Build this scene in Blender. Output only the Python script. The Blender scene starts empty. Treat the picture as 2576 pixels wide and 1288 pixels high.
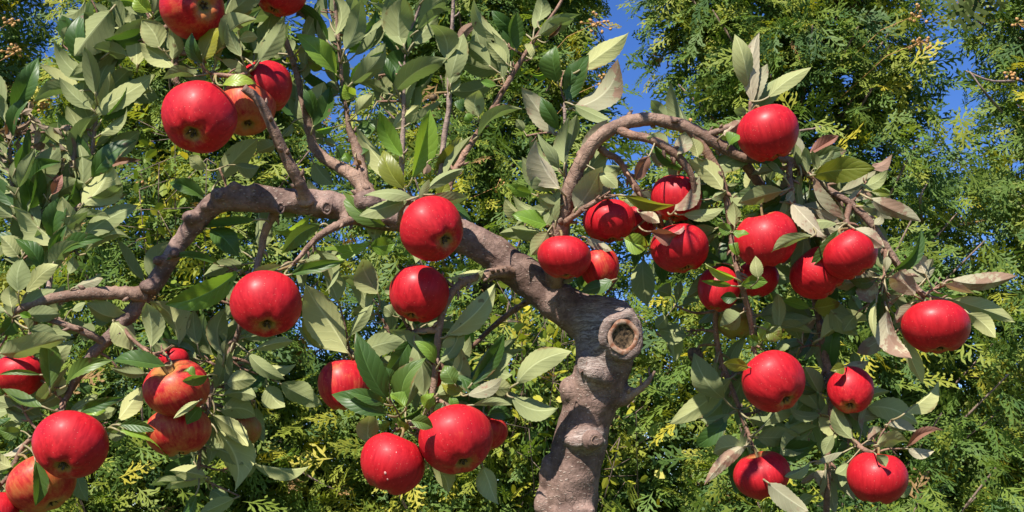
import bpy, bmesh, math, random
import numpy as np
from mathutils import Vector, Matrix, noise
from mathutils.bvhtree import BVHTree

rnd = random.Random(7)
scene = bpy.context.scene
col = scene.collection

# ---------------------------------------------------------------- camera
PITCH = math.radians(13.0)
CAM = Vector((0.0, 0.0, 1.6))
K = 0.4286                                     # tangent of half the horizontal field
FWD = Vector((0, math.cos(PITCH), math.sin(PITCH)))
UPV = Vector((0, -math.sin(PITCH), math.cos(PITCH)))
RGT = Vector((1, 0, 0))
cam_data = bpy.data.cameras.new('camera')
cam_data.sensor_width = 36.0
cam_data.lens = 18.0 / K
cam_data.clip_start = 0.05
cam_data.clip_end = 3000.0
cam = bpy.data.objects.new('camera', cam_data)
cam.location = CAM
cam.rotation_euler = (math.pi / 2 + PITCH, 0, 0)
col.objects.link(cam)
scene.camera = cam

# ---------------------------------------------------------------- sky, sun, exposure
SUN_EL, SUN_AZ = math.radians(47.0), math.radians(-26.0)   # sun behind the viewer, a little to the left
SUN_DIR = Vector((math.sin(SUN_AZ) * math.cos(SUN_EL), -math.cos(SUN_AZ) * math.cos(SUN_EL), math.sin(SUN_EL)))
world = bpy.data.worlds.new('World')
scene.world = world
world.use_nodes = True
wn, wl = world.node_tree.nodes, world.node_tree.links
bg = wn.get('Background') or wn.new('ShaderNodeBackground')
sky = wn.new('ShaderNodeTexSky')
sky.sky_type = 'NISHITA'
sky.sun_disc = False
sky.sun_elevation = SUN_EL
sky.sun_rotation = math.pi - SUN_AZ
sky.altitude = 900.0
sky.air_density = 1.0
sky.dust_density = 0.15
sky.ozone_density = 4.5
sat = wn.new('ShaderNodeHueSaturation')
sat.inputs['Saturation'].default_value = 1.22
sat.inputs['Hue'].default_value = 0.515
wl.new(sky.outputs[0], sat.inputs['Color'])
wl.new(sat.outputs[0], bg.inputs[0])
bg.inputs[1].default_value = 0.086
sun_data = bpy.data.lights.new('sun', 'SUN')
sun_data.energy = 5.0
sun_data.angle = math.radians(0.53)
sun_data.color = (1.0, 0.94, 0.85)
sun = bpy.data.objects.new('sun', sun_data)
sun.rotation_euler = SUN_DIR.to_track_quat('Z', 'Y').to_euler()
col.objects.link(sun)
scene.view_settings.view_transform = 'Standard'
scene.view_settings.look = 'None'
scene.view_settings.gamma = 1.0
scene.view_settings.use_curve_mapping = False
scene.view_settings.exposure = 0.98
scene.cycles.max_bounces = 8
scene.cycles.transparent_max_bounces = 6

# ---------------------------------------------------------------- helpers
D0 = 1.40                                      # metres from camera to the middle of the apple tree


def P(x, y, d):
    """point seen at picture place (x, y) of a 2576 x 1288 picture, d metres along the view axis"""
    return CAM + FWD * d + RGT * (d * K * (x - 1288) / 1288) - UPV * (d * K * (y - 644) / 1288)


def S(d):
    return d * K / 1288


def camspace(v):
    r = v - CAM
    d = r.dot(FWD)
    return (1288 + r.dot(RGT) / (d * K) * 1288, 644 - r.dot(UPV) / (d * K) * 1288, d)


def mesh_obj(name, verts, faces, mat=None, parent=None, smooth=True, uvs=None):
    me = bpy.data.meshes.new(name)
    me.from_pydata([tuple(v) for v in verts], [], faces)
    if uvs is not None:
        lay = me.uv_layers.new(name='UVMap')
        buf = [c for f in me.polygons for vi in f.vertices for c in uvs[vi]]
        lay.data.foreach_set('uv', buf)
    if smooth:
        me.polygons.foreach_set('use_smooth', [True] * len(me.polygons))
    if mat:
        me.materials.append(mat)
    me.update()
    o = bpy.data.objects.new(name, me)
    col.objects.link(o)
    if parent:
        o.parent = parent
    return o


def tag(o, label=None, cat=None, group=None, kind=None):
    if label: o['label'] = label
    if cat: o['category'] = cat
    if group: o['group'] = group
    if kind: o['kind'] = kind
    return o


def catmull(pts, n):
    """pts: list of tuples (any length); n subdivisions per span"""
    a = np.array(pts, dtype=float)
    a = np.vstack([2 * a[0] - a[1], a, 2 * a[-1] - a[-2]])
    out = []
    for i in range(1, len(a) - 2):
        p0, p1, p2, p3 = a[i - 1], a[i], a[i + 1], a[i + 2]
        for k in range(n):
            t = k / n
            out.append(0.5 * ((2 * p1) + (p2 - p0) * t + (2 * p0 - 5 * p1 + 4 * p2 - p3) * t * t + (3 * p1 - p0 - 3 * p2 + p3) * t ** 3))
    out.append(a[-2])
    return np.array(out)


def tube(path, radii, sides=10, rough=0.0, seed=0.0, verts=None, faces=None, uvs=None):
    """closed tube along path (list of Vectors)"""
    if verts is None: verts = []
    if faces is None: faces = []
    path = [Vector(p) for p in path]
    base = len(verts)
    ref = None
    for i, p in enumerate(path):
        t = (path[min(i + 1, len(path) - 1)] - path[max(i - 1, 0)]).normalized()
        if ref is None:
            ref = t.orthogonal().normalized()
        ref = (ref - t * ref.dot(t)).normalized()
        bi = t.cross(ref)
        for k in range(sides):
            a = 2 * math.pi * k / sides
            dv = ref * math.cos(a) + bi * math.sin(a)
            r = radii[i]
            if rough:
                q = (p + dv * r) * (0.35 / max(r, 0.004)) + Vector((seed, seed * 1.7, 0))
                r *= 1 + rough * noise.noise(q)
            verts.append(p + dv * r)
            if uvs is not None:
                uvs.append((i / max(1, len(path) - 1), k / sides))
    n = len(path)
    for i in range(n - 1):
        for k in range(sides):
            k2 = (k + 1) % sides
            faces.append((base + i * sides + k, base + i * sides + k2, base + (i + 1) * sides + k2, base + (i + 1) * sides + k))
    faces.append(tuple(base + k for k in reversed(range(sides))))
    faces.append(tuple(base + (n - 1) * sides + k for k in range(sides)))
    return verts, faces


# ---------------------------------------------------------------- materials
def new_mat(name):
    m = bpy.data.materials.new(name)
    m.use_nodes = True
    nt = m.node_tree
    nt.nodes.clear()
    return m, nt


class NB:
    """small node builder"""
    def __init__(self, nt):
        self.nt = nt

    def n(self, t, **kw):
        nd = self.nt.nodes.new(t)
        for k, v in kw.items():
            setattr(nd, k, v)
        return nd

    def put(self, sock, v):
        if isinstance(v, bpy.types.NodeSocket):
            self.nt.links.new(v, sock)
        elif v is not None:
            if isinstance(v, tuple) and len(v) == 3 and sock.type == 'RGBA':
                v = v + (1.0,)
            sock.default_value = v

    def math(self, op, a, b=None, c=None, clamp=False):
        nd = self.n('ShaderNodeMath', operation=op)
        nd.use_clamp = clamp
        self.put(nd.inputs[0], a)
        if b is not None: self.put(nd.inputs[1], b)
        if c is not None: self.put(nd.inputs[2], c)
        return nd.outputs[0]

    def mix(self, f, a, b, mode='MIX'):
        nd = self.n('ShaderNodeMix', data_type='RGBA', blend_type=mode)
        self.put(nd.inputs[0], f)
        self.put(nd.inputs[6], a)
        self.put(nd.inputs[7], b)
        return nd.outputs[2]

    def ramp(self, v, lo, hi, a=0.0, b=1.0):
        nd = self.n('ShaderNodeMapRange', interpolation_type='SMOOTHSTEP')
        self.put(nd.inputs[0], v)
        for i, q in enumerate((lo, hi, a, b)):
            self.put(nd.inputs[1 + i], q)
        return nd.outputs[0]

    def noise(self, vec, scale, detail=3.0, rough=0.55, dist=0.0):
        nd = self.n('ShaderNodeTexNoise')
        if vec is not None: self.put(nd.inputs['Vector'], vec)
        nd.inputs['Scale'].default_value = scale
        nd.inputs['Detail'].default_value = detail
        nd.inputs['Roughness'].default_value = rough
        nd.inputs['Distortion'].default_value = dist
        return nd.outputs[0]

    def voronoi(self, vec, scale, feature='F1', rnd_=1.0):
        nd = self.n('ShaderNodeTexVoronoi', feature=feature)
        if vec is not None: self.put(nd.inputs['Vector'], vec)
        nd.inputs['Scale'].default_value = scale
        nd.inputs['Randomness'].default_value = rnd_
        return nd

    def mapping(self, vec, scale=(1, 1, 1), loc=(0, 0, 0)):
        nd = self.n('ShaderNodeMapping')
        self.put(nd.inputs[0], vec)
        nd.inputs['Scale'].default_value = scale
        nd.inputs['Location'].default_value = loc
        return nd.outputs[0]

    def bump(self, h, strength=0.3, dist=0.01, normal=None):
        nd = self.n('ShaderNodeBump')
        nd.inputs['Strength'].default_value = strength
        nd.inputs['Distance'].default_value = dist
        self.put(nd.inputs['Height'], h)
        if normal is not None: self.put(nd.inputs['Normal'], normal)
        return nd.outputs[0]

    def principled(self, base, rough, spec=0.5, normal=None, **kw):
        nd = self.n('ShaderNodeBsdfPrincipled')
        self.put(nd.inputs['Base Color'], base)
        self.put(nd.inputs['Roughness'], rough)
        self.put(nd.inputs['Specular IOR Level'], spec)
        if normal is not None: self.put(nd.inputs['Normal'], normal)
        for k, v in kw.items():
            self.put(nd.inputs[k], v)
        return nd.outputs[0]

    def out(self, sh):
        o = self.n('ShaderNodeOutputMaterial')
        self.nt.links.new(sh, o.inputs[0])


def leaf_mat(name, top, under, spot_col=(0.16, 0.07, 0.035), spots=0.0, veins=0.55, trans=0.28, rough_top=0.42, vary=0.25):
    m, nt = new_mat(name)
    b = NB(nt)
    uv = b.n('ShaderNodeUVMap', uv_map='UVMap').outputs[0]
    sep = b.n('ShaderNodeSeparateXYZ'); b.put(sep.inputs[0], uv)
    u, v = sep.outputs[0], sep.outputs[1]
    av = b.math('ABSOLUTE', b.math('SUBTRACT', b.math('MULTIPLY', v, 2.0), 1.0))
    info = b.n('ShaderNodeObjectInfo')
    r = info.outputs['Random']
    tc = b.n('ShaderNodeTexCoord').outputs['Object']
    nz = b.noise(tc, 45.0, 4.0)
    # side veins sweep forward from the midrib
    ph = b.math('ADD', b.math('SUBTRACT', b.math('MULTIPLY', u, 7.0), b.math('MULTIPLY', av, 2.0)), b.math('MULTIPLY', b.noise(tc, 30.0, 2.0), 1.6))
    saw = b.math('ABSOLUTE', b.math('SUBTRACT', b.math('FRACT', ph), 0.5))
    side = b.ramp(saw, 0.0, 0.075, 1.0, 0.0)
    mid = b.ramp(av, 0.02, 0.085, 1.0, 0.0)
    quilt = b.ramp(saw, 0.0, 0.45)
    pet = b.ramp(u, -0.001, 0.0, 1.0, 0.0)
    mid = b.math('MAXIMUM', mid, pet)
    vein = b.math('MAXIMUM', b.math('MULTIPLY', side, b.ramp(b.noise(tc, 50.0, 2.0), 0.35, 0.65, 0.2, 0.6)), mid)
    geo = b.n('ShaderNodeNewGeometry')
    back = geo.outputs['Backfacing']
    hv = b.math('MULTIPLY', b.math('SUBTRACT', r, 0.5), vary * 2)
    def varied(c):
        hs = b.n('ShaderNodeHueSaturation')
        b.put(hs.inputs['Color'], c)
        b.put(hs.inputs['Hue'], b.math('ADD', 0.5, b.math('MULTIPLY', hv, -0.07)))
        b.put(hs.inputs['Value'], b.math('ADD', 1.0, hv))
        return hs.outputs[0]
    tcol = b.mix(b.math('MULTIPLY', nz, 0.5), top, tuple(c * 0.55 for c in top))
    tcol = b.mix(b.math('MULTIPLY', vein, veins * 0.7), tcol, tuple(min(1, c * 2.2 + 0.05) for c in top))
    ucol = b.mix(b.math('MULTIPLY', b.noise(tc, 70.0, 3.0), 0.45), under, tuple(c * 0.72 for c in under))
    ucol = b.mix(b.math('MULTIPLY', vein, veins), ucol, tuple(min(0.75, c * 1.5 + 0.09) for c in under))
    c = b.mix(back, varied(tcol), varied(ucol))
    c = b.mix(pet, c, (0.36, 0.30, 0.16))
    if spots > 0:
        sp = b.noise(tc, 38.0, 5.0, 0.7)
        msk = b.ramp(b.math('ADD', sp, b.math('MULTIPLY', b.math('SUBTRACT', b.math('FRACT', b.math('MULTIPLY', r, 7.3)), 0.5), 0.14)), 0.66 - 0.2 * spots, 0.73 - 0.2 * spots)
        c = b.mix(b.math('MULTIPLY', msk, 0.85), c, spot_col)
        fine = b.ramp(b.noise(tc, 160.0, 3.0, 0.7), 0.60, 0.68)
        c = b.mix(b.math('MULTIPLY', fine, 0.5 * spots), c, spot_col)
    else:
        edge = b.math('MULTIPLY', b.ramp(av, 0.72, 1.0), b.ramp(b.noise(tc, 25.0, 4.0), 0.56, 0.70))
        c = b.mix(edge, c, (0.22, 0.12, 0.05))
        dots = b.ramp(b.noise(tc, 60.0, 2.0, 0.5), 0.70, 0.74)
        c = b.mix(b.math('MULTIPLY', dots, 0.7), c, (0.14, 0.07, 0.04))
    h = b.math('ADD', b.math('ADD', b.math('MULTIPLY', quilt, 0.35), b.math('MULTIPLY', vein, b.math('SUBTRACT', b.math('MULTIPLY', back, 2.0), 1.0))), b.math('MULTIPLY', nz, 0.8))
    nrm = b.bump(h, 0.35, 0.0010)
    rough = b.math('ADD', rough_top, b.math('MULTIPLY', back, 0.33))
    spec = b.math('SUBTRACT', 0.5, b.math('MULTIPLY', back, 0.25))
    pr = b.principled(c, rough, spec, nrm)
    tr = b.n('ShaderNodeBsdfTranslucent')
    b.put(tr.inputs[0], b.mix(0.45, varied(tuple(min(1.0, q * w) for q, w in zip(top, (3.2, 2.9, 1.4)))), c))
    mx = b.n('ShaderNodeMixShader')
    mx.inputs[0].default_value = trans
    nt.links.new(pr, mx.inputs[1]); nt.links.new(tr.outputs[0], mx.inputs[2])
    b.out(mx.outputs[0])
    return m


UNDER = (0.365, 0.385, 0.165)
M_LEAF = leaf_mat('apple_leaf', (0.075, 0.140, 0.022), UNDER, rough_top=0.46)
M_BRIGHT = leaf_mat('sunlit_apple_leaf', (0.19, 0.31, 0.036), (0.30, 0.36, 0.13), trans=0.36)  # lighter copy of the leaf green, backlit glow put into its colour
M_YELLOW = leaf_mat('yellowing_leaf', (0.20, 0.22, 0.025), (0.27, 0.28, 0.10), spots=0.35, trans=0.36)
M_SPOT = leaf_mat('spotted_leaf', (0.11, 0.14, 0.04), (0.39, 0.355, 0.225), spot_col=(0.27, 0.15, 0.105), spots=0.62, trans=0.22)
M_DEAD = leaf_mat('withered_leaf', (0.20, 0.095, 0.055), (0.30, 0.185, 0.135), spot_col=(0.12, 0.06, 0.04), spots=0.45, veins=0.3, trans=0.15, rough_top=0.7)
M_CRUMPLED = leaf_mat('crumpled_dry_leaf', (0.25, 0.165, 0.115), (0.36, 0.26, 0.195), spot_col=(0.17, 0.09, 0.06), spots=0.4, veins=0.2, trans=0.15, rough_top=0.75)
LEAFM = {'k': M_CRUMPLED, 'u': M_LEAF, 't': M_LEAF, 'g': M_BRIGHT, 'y': M_YELLOW, 'r': M_SPOT, 'b': M_DEAD}


def warp0(b, tc):
    nn = b.n('ShaderNodeTexNoise'); b.put(nn.inputs['Vector'], tc); nn.inputs['Scale'].default_value = 40.0
    sc_ = b.n('ShaderNodeVectorMath', operation='SCALE'); b.put(sc_.inputs[0], nn.outputs['Color']); sc_.inputs['Scale'].default_value = 0.03
    ad = b.n('ShaderNodeVectorMath', operation='ADD'); b.put(ad.inputs[0], tc); b.put(ad.inputs[1], sc_.outputs[0])
    return ad.outputs[0]


def bark_mat(name, c1, c2, lent=(0.50, 0.41, 0.34), lscale=1.0, lent_amt=0.8, fiber=False):
    m, nt = new_mat(name)
    b = NB(nt)
    tc = b.n('ShaderNodeTexCoord').outputs['Object']
    big = b.noise(tc, 9.0, 4.0)
    mid = b.noise(tc, 55.0, 5.0, 0.62)
    fine = b.noise(tc, 260.0, 3.0, 0.6)
    c = b.mix(b.ramp(b.math('ADD', b.math('MULTIPLY', big, 0.45), b.math('MULTIPLY', mid, 0.55)), 0.40, 0.60), c1, c2)
    crk = b.voronoi(b.mapping(warp0(b, tc), (60, 60, 38)), 1.0, 'DISTANCE_TO_EDGE')
    crack = b.math('MULTIPLY', b.ramp(crk.outputs['Distance'], 0.0, 0.035, 1.0, 0.0), b.ramp(b.noise(tc, 18.0, 3.0), 0.48, 0.62))
    c = b.mix(b.math('MULTIPLY', crack, 0.22), c, (0.03, 0.02, 0.016))
    c = b.mix(b.math('MULTIPLY', b.ramp(fine, 0.35, 0.75), 0.45), c, tuple(q * 0.45 for q in c1))
    patch = b.ramp(b.noise(tc, 22.0, 4.0, 0.6), 0.56, 0.68)
    c = b.mix(b.math('MULTIPLY', patch, 0.45), c, tuple(q * 1.5 + 0.02 for q in c2))
    warp = b.n('ShaderNodeVectorMath', operation='ADD')
    b.put(warp.inputs[0], tc)
    nn = b.n('ShaderNodeTexNoise'); b.put(nn.inputs['Vector'], tc); nn.inputs['Scale'].default_value = 120.0
    sc_ = b.n('ShaderNodeVectorMath', operation='SCALE'); b.put(sc_.inputs[0], nn.outputs['Color']); sc_.inputs['Scale'].default_value = 0.006
    b.put(warp.inputs[1], sc_.outputs[0])
    vec = b.mapping(warp.outputs[0], (120 * lscale, 120 * lscale, 300 * lscale))
    vo = b.voronoi(vec, 1.0)
    keep = b.ramp(b.noise(tc, 28.0, 2.0), 0.33, 0.46)
    dots = b.math('MULTIPLY', b.ramp(vo.outputs['Distance'], 0.17, 0.27, 1.0, 0.0), keep)
    c = b.mix(b.math('MULTIPLY', dots, lent_amt), c, lent)
    h = b.math('ADD', b.math('ADD', b.math('MULTIPLY', mid, 1.0), b.math('MULTIPLY', fine, 0.4)), b.math('SUBTRACT', b.math('MULTIPLY', dots, 0.5), b.math('MULTIPLY', crack, 0.2)))
    if fiber:
        at = b.n('ShaderNodeAttribute', attribute_name='callus')
        fv = b.mapping(warp.outputs[0], (60, 60, 330))
        fb = b.noise(fv, 1.0, 4.0, 0.7, 1.5)
        grey = b.mix(b.ramp(fb, 0.40, 0.62), (0.20, 0.15, 0.13), (0.62, 0.54, 0.48))
        c = b.mix(at.outputs['Fac'], c, grey)
        h = b.math('ADD', h, b.math('MULTIPLY', b.math('MULTIPLY', fb, at.outputs['Fac']), 4.0))
    nrm = b.bump(h, 0.85, 0.0030)
    b.out(b.principled(c, 0.72, 0.3, nrm))
    return m


M_TRUNK = bark_mat('old_bark', (0.100, 0.058, 0.045), (0.225, 0.145, 0.115), lent_amt=0.45, fiber=True)
M_BARK = bark_mat('branch_bark', (0.16, 0.094, 0.066), (0.29, 0.185, 0.132), lscale=1.5, lent_amt=0.4)
M_TWIG = bark_mat('twig_bark', (0.15, 0.080, 0.052), (0.29, 0.165, 0.11), lscale=2.2, lent_amt=0.5)
M_SHOOT = bark_mat('shoot_bark', (0.20, 0.135, 0.11), (0.33, 0.24, 0.20), lscale=2.2, lent_amt=0.4)


def apple_mat(name):
    m, nt = new_mat(name)
    b = NB(nt)
    tc = b.n('ShaderNodeTexCoord').outputs['Object']
    at = b.n('ShaderNodeAttribute', attribute_name='polar')
    sp = b.n('ShaderNodeSeparateXYZ'); b.put(sp.inputs[0], at.outputs['Vector'])
    pz = sp.outputs[2]                              # -1 at the calyx, 1 at the stalk
    oc = b.n('ShaderNodeObjectInfo')
    so = b.n('ShaderNodeSeparateColor'); b.put(so.inputs[0], oc.outputs['Color'])
    yel = so.outputs[0]
    blushv = b.n('ShaderNodeVectorMath', operation='ADD')
    b.put(blushv.inputs[0], at.outputs['Vector'])
    cb = b.n('ShaderNodeCombineXYZ'); b.put(cb.inputs[0], b.math('MULTIPLY', oc.outputs['Random'], 50.0))
    b.put(blushv.inputs[1], cb.outputs[0])
    stripev = b.mapping(blushv.outputs[0], (9.0, 9.0, 1.1))
    stripes = b.noise(stripev, 1.0, 4.0, 0.6)
    blot = b.noise(blushv.outputs[0], 1.5, 3.0)
    low = b.ramp(pz, -0.99, -0.78, 0.30, 0.0)
    high = b.ramp(pz, 0.85, 1.0, 0.0, 0.22)
    f = b.math('ADD', b.math('ADD', b.math('MULTIPLY', stripes, 0.42), b.math('MULTIPLY', blot, 0.62)), b.math('ADD', low, high))
    f = b.math('ADD', f, b.math('MULTIPLY', b.math('SUBTRACT', yel, 0.1), 0.55))
    ym = b.ramp(b.math('ADD', f, b.math('MULTIPLY', b.math('SUBTRACT', b.noise(stripev, 2.6, 4.0, 0.7), 0.5), 0.25)), 0.62, 1.06)
    red = b.mix(b.ramp(stripes, 0.30, 0.70), (0.32, 0.005, 0.011), (0.49, 0.013, 0.020))
    red = b.mix(b.math('MULTIPLY', b.ramp(blot, 0.4, 0.7), 0.5), red, (0.39, 0.008, 0.015))
    gy = b.mix(b.ramp(yel, 0.7, 1.0), (0.44, 0.17, 0.045), (0.22, 0.23, 0.045))
    c = b.mix(b.math('MULTIPLY', ym, 0.92), red, gy)
    vo = b.voronoi(at.outputs['Vector'], 11.0)
    dots = b.ramp(vo.outputs['Distance'], 0.06, 0.11, 1.0, 0.0)
    c = b.mix(b.math('MULTIPLY', dots, 0.6), c, (0.75, 0.40, 0.28))
    cav = b.ramp(pz, 0.90, 0.99)
    c = b.mix(b.math('MULTIPLY', cav, 0.6), c, (0.26, 0.19, 0.05))
    cal = b.ramp(pz, -0.955, -0.99)
    c = b.mix(b.math('MULTIPLY', cal, 0.75), c, (0.24, 0.20, 0.05))
    h = b.math('ADD', b.noise(tc, 60.0, 3.0), b.math('MULTIPLY', b.noise(tc, 400.0, 2.0), 0.15))
    nrm = b.bump(h, 0.12, 0.0015)
    bloom = b.noise(tc, 35.0, 4.0, 0.6)
    rough = b.ramp(bloom, 0.3, 0.7, 0.42, 0.58)
    b.out(b.principled(c, rough, 0.24, nrm, **{'Coat Weight': 0.03, 'Coat Roughness': 0.25}))
    return m


M_APPLE = apple_mat('apple_skin')


def plain_mat(name, c1, c2, scale=60.0, rough=0.8, trans=0.0, spec=0.3):
    m, nt = new_mat(name)
    b = NB(nt)
    tc = b.n('ShaderNodeTexCoord').outputs['Object']
    nz = b.noise(tc, scale, 4.0, 0.6)
    c = b.mix(b.ramp(nz, 0.35, 0.65), c1, c2)
    sh = b.principled(c, rough, spec, b.bump(nz, 0.4, 0.002))
    if trans:
        tr = b.n('ShaderNodeBsdfTranslucent'); b.put(tr.inputs[0], c)
        mx = b.n('ShaderNodeMixShader'); mx.inputs[0].default_value = trans
        nt.links.new(sh, mx.inputs[1]); nt.links.new(tr.outputs[0], mx.inputs[2])
        sh = mx.outputs[0]
    b.out(sh)
    return m


M_CALYX = plain_mat('dry_calyx', (0.05, 0.035, 0.02), (0.16, 0.10, 0.05), 300.0)
M_STEM = plain_mat('fruit_stalk', (0.16, 0.10, 0.045), (0.24, 0.17, 0.07), 200.0)
M_PITH = plain_mat('weathered_pith', (0.012, 0.008, 0.005), (0.15, 0.095, 0.05), 260.0, 0.95)
M_RIM = plain_mat('orange_cut_rim', (0.26, 0.10, 0.05), (0.46, 0.30, 0.21), 150.0, 0.85)
M_KNOT = plain_mat('dark_knot', (0.018, 0.013, 0.011), (0.085, 0.06, 0.05), 240.0, 0.9)
M_CONE = plain_mat('seed_cone', (0.34, 0.17, 0.05), (0.46, 0.27, 0.11), 150.0, 0.7)
M_BROWNTWIG = plain_mat('cedar_wood', (0.11, 0.075, 0.055), (0.22, 0.155, 0.12), 80.0, 0.85)
M_GROUND = plain_mat('meadow', (0.035, 0.06, 0.015), (0.08, 0.10, 0.03), 3.0, 0.95)


def attr_leaf_mat(name, cols, trans, rough=0.6):
    """foliage coloured by the per-spray attribute 'tint'"""
    m, nt = new_mat(name)
    b = NB(nt)
    at = b.n('ShaderNodeAttribute', attribute_name='tint').outputs['Fac']
    cr = b.n('ShaderNodeValToRGB')
    b.put(cr.inputs[0], at)
    el = cr.color_ramp.elements
    while len(el) < len(cols):
        el.new(0.5)
    for e, (p, c) in zip(el, cols):
        e.position = p
        e.color = c + (1.0,)
    c = cr.outputs[0]
    pr = b.principled(c, rough, 0.35)
    tr = b.n('ShaderNodeBsdfTranslucent')
    b.put(tr.inputs[0], b.mix(1.0, c, (1.3, 1.2, 0.6), 'MULTIPLY'))
    mx = b.n('ShaderNodeMixShader'); mx.inputs[0].default_value = trans
    nt.links.new(pr, mx.inputs[1]); nt.links.new(tr.outputs[0], mx.inputs[2])
    b.out(mx.outputs[0])
    return m


M_CEDAR = attr_leaf_mat('cedar_sprays', [(0.0, (0.065, 0.130, 0.034)), (0.35, (0.135, 0.215, 0.035)), (0.7, (0.27, 0.295, 0.034)), (0.9, (0.46, 0.40, 0.04)), (1.0, (0.33, 0.20, 0.08))], 0.42)
M_SHRUB = attr_leaf_mat('yellow_shrub_leaves', [(0.0, (0.10, 0.17, 0.02)), (0.5, (0.24, 0.30, 0.03)), (1.0, (0.48, 0.42, 0.04))], 0.4, 0.5)
M_OAK = plain_mat('oak_leaf', (0.045, 0.065, 0.012), (0.075, 0.10, 0.02), 30.0, 0.75, 0.3, 0.2)
M_DROP = plain_mat('pale_speck', (0.50, 0.22, 0.20), (0.60, 0.34, 0.30), 90.0, 0.25, 0.0, 0.6)

# ================================================================ the setting
g = mesh_obj('ground', [(-600, -600, 0), (600, -600, 0), (600, 900, 0), (-600, 900, 0)], [(0, 1, 2, 3)], M_GROUND, smooth=False)
tag(g, kind='structure')

nprng = np.random.default_rng(11)


def diamond(p, q, w, nrm):
    """flat leaf scale from p to q, widest at 45 percent"""
    p, q = np.array(p, float), np.array(q, float)
    t = q - p
    s = np.cross(nrm, t)
    s = s / (np.linalg.norm(s) + 1e-9) * w
    m = p + t * 0.45
    return [p, m + s, q, m - s]


def make_spray(seed, nl=10, subs=2):
    """flat fan of scale-leaved branchlets, unit length along x, in the xy plane, slightly drooping"""
    r = random.Random(seed)
    vs = []
    up = np.array((0, 0, 1.0))
    def dz(x, y):
        return -0.22 * x * x - 0.18 * y * y
    def add(x0, y0, x1, y1, w):
        vs.extend(diamond((x0, y0, dz(x0, y0)), (x1, y1, dz(x1, y1) + r.uniform(-.03, .03)), w, up))
    bend = r.uniform(-.25, .25)
    ax = lambda u: (u, bend * u * u)
    add(0, 0, *ax(0.55), 0.026); add(*ax(0.45), *ax(1.0), 0.034)
    for i in range(nl):
        u = 0.10 + 0.82 * (i + r.uniform(0, .5)) / nl
        sgn = 1 if i % 2 else -1
        ln = (0.50 - 0.34 * u) * r.uniform(.75, 1.2)
        an = math.radians(r.uniform(34, 56)) * sgn
        x0, y0 = ax(u)
        x1, y1 = x0 + ln * math.cos(an), y0 + ln * math.sin(an)
        add(x0, y0, x1, y1, 0.039)
        for k in range(subs):
            f = 0.30 + 0.5 * k / max(1, subs - 1) if subs > 1 else .45
            s2 = 1 if (k % 2) else -1
            l2 = ln * (0.52 - 0.2 * f) * r.uniform(.7, 1.2)
            a2 = an + s2 * math.radians(r.uniform(30, 48))
            xa, ya = x0 + (x1 - x0) * f, y0 + (y1 - y0) * f
            add(xa, ya, xa + l2 * math.cos(a2), ya + l2 * math.sin(a2), 0.034)
    return np.array(vs)


SPRAYS = [make_spray(s, 9, 2) for s in range(6)]
SPRAYS_LOW = [make_spray(s + 40, 7, 0) for s in range(4)]


def quads_mesh(name, V, tints, mat, parent):
    """V: (n,3) vertices, four per face"""
    nq = len(V) // 4
    me = bpy.data.meshes.new(name)
    me.vertices.add(len(V)); me.loops.add(len(V)); me.polygons.add(nq)
    me.vertices.foreach_set('co', V.astype(np.float32).ravel())
    me.loops.foreach_set('vertex_index', np.arange(len(V), dtype=np.int32))
    me.polygons.foreach_set('loop_start', np.arange(nq, dtype=np.int32) * 4)
    at = me.attributes.new('tint', 'FLOAT', 'POINT')
    at.data.foreach_set('value', tints.astype(np.float32))
    me.materials.append(mat)
    me.update(calc_edges=True)
    o = bpy.data.objects.new(name, me)
    col.objects.link(o)
    o.parent = parent
    return o


def unit(a):
    return a / (np.linalg.norm(a, axis=-1, keepdims=True) + 1e-9)


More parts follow.
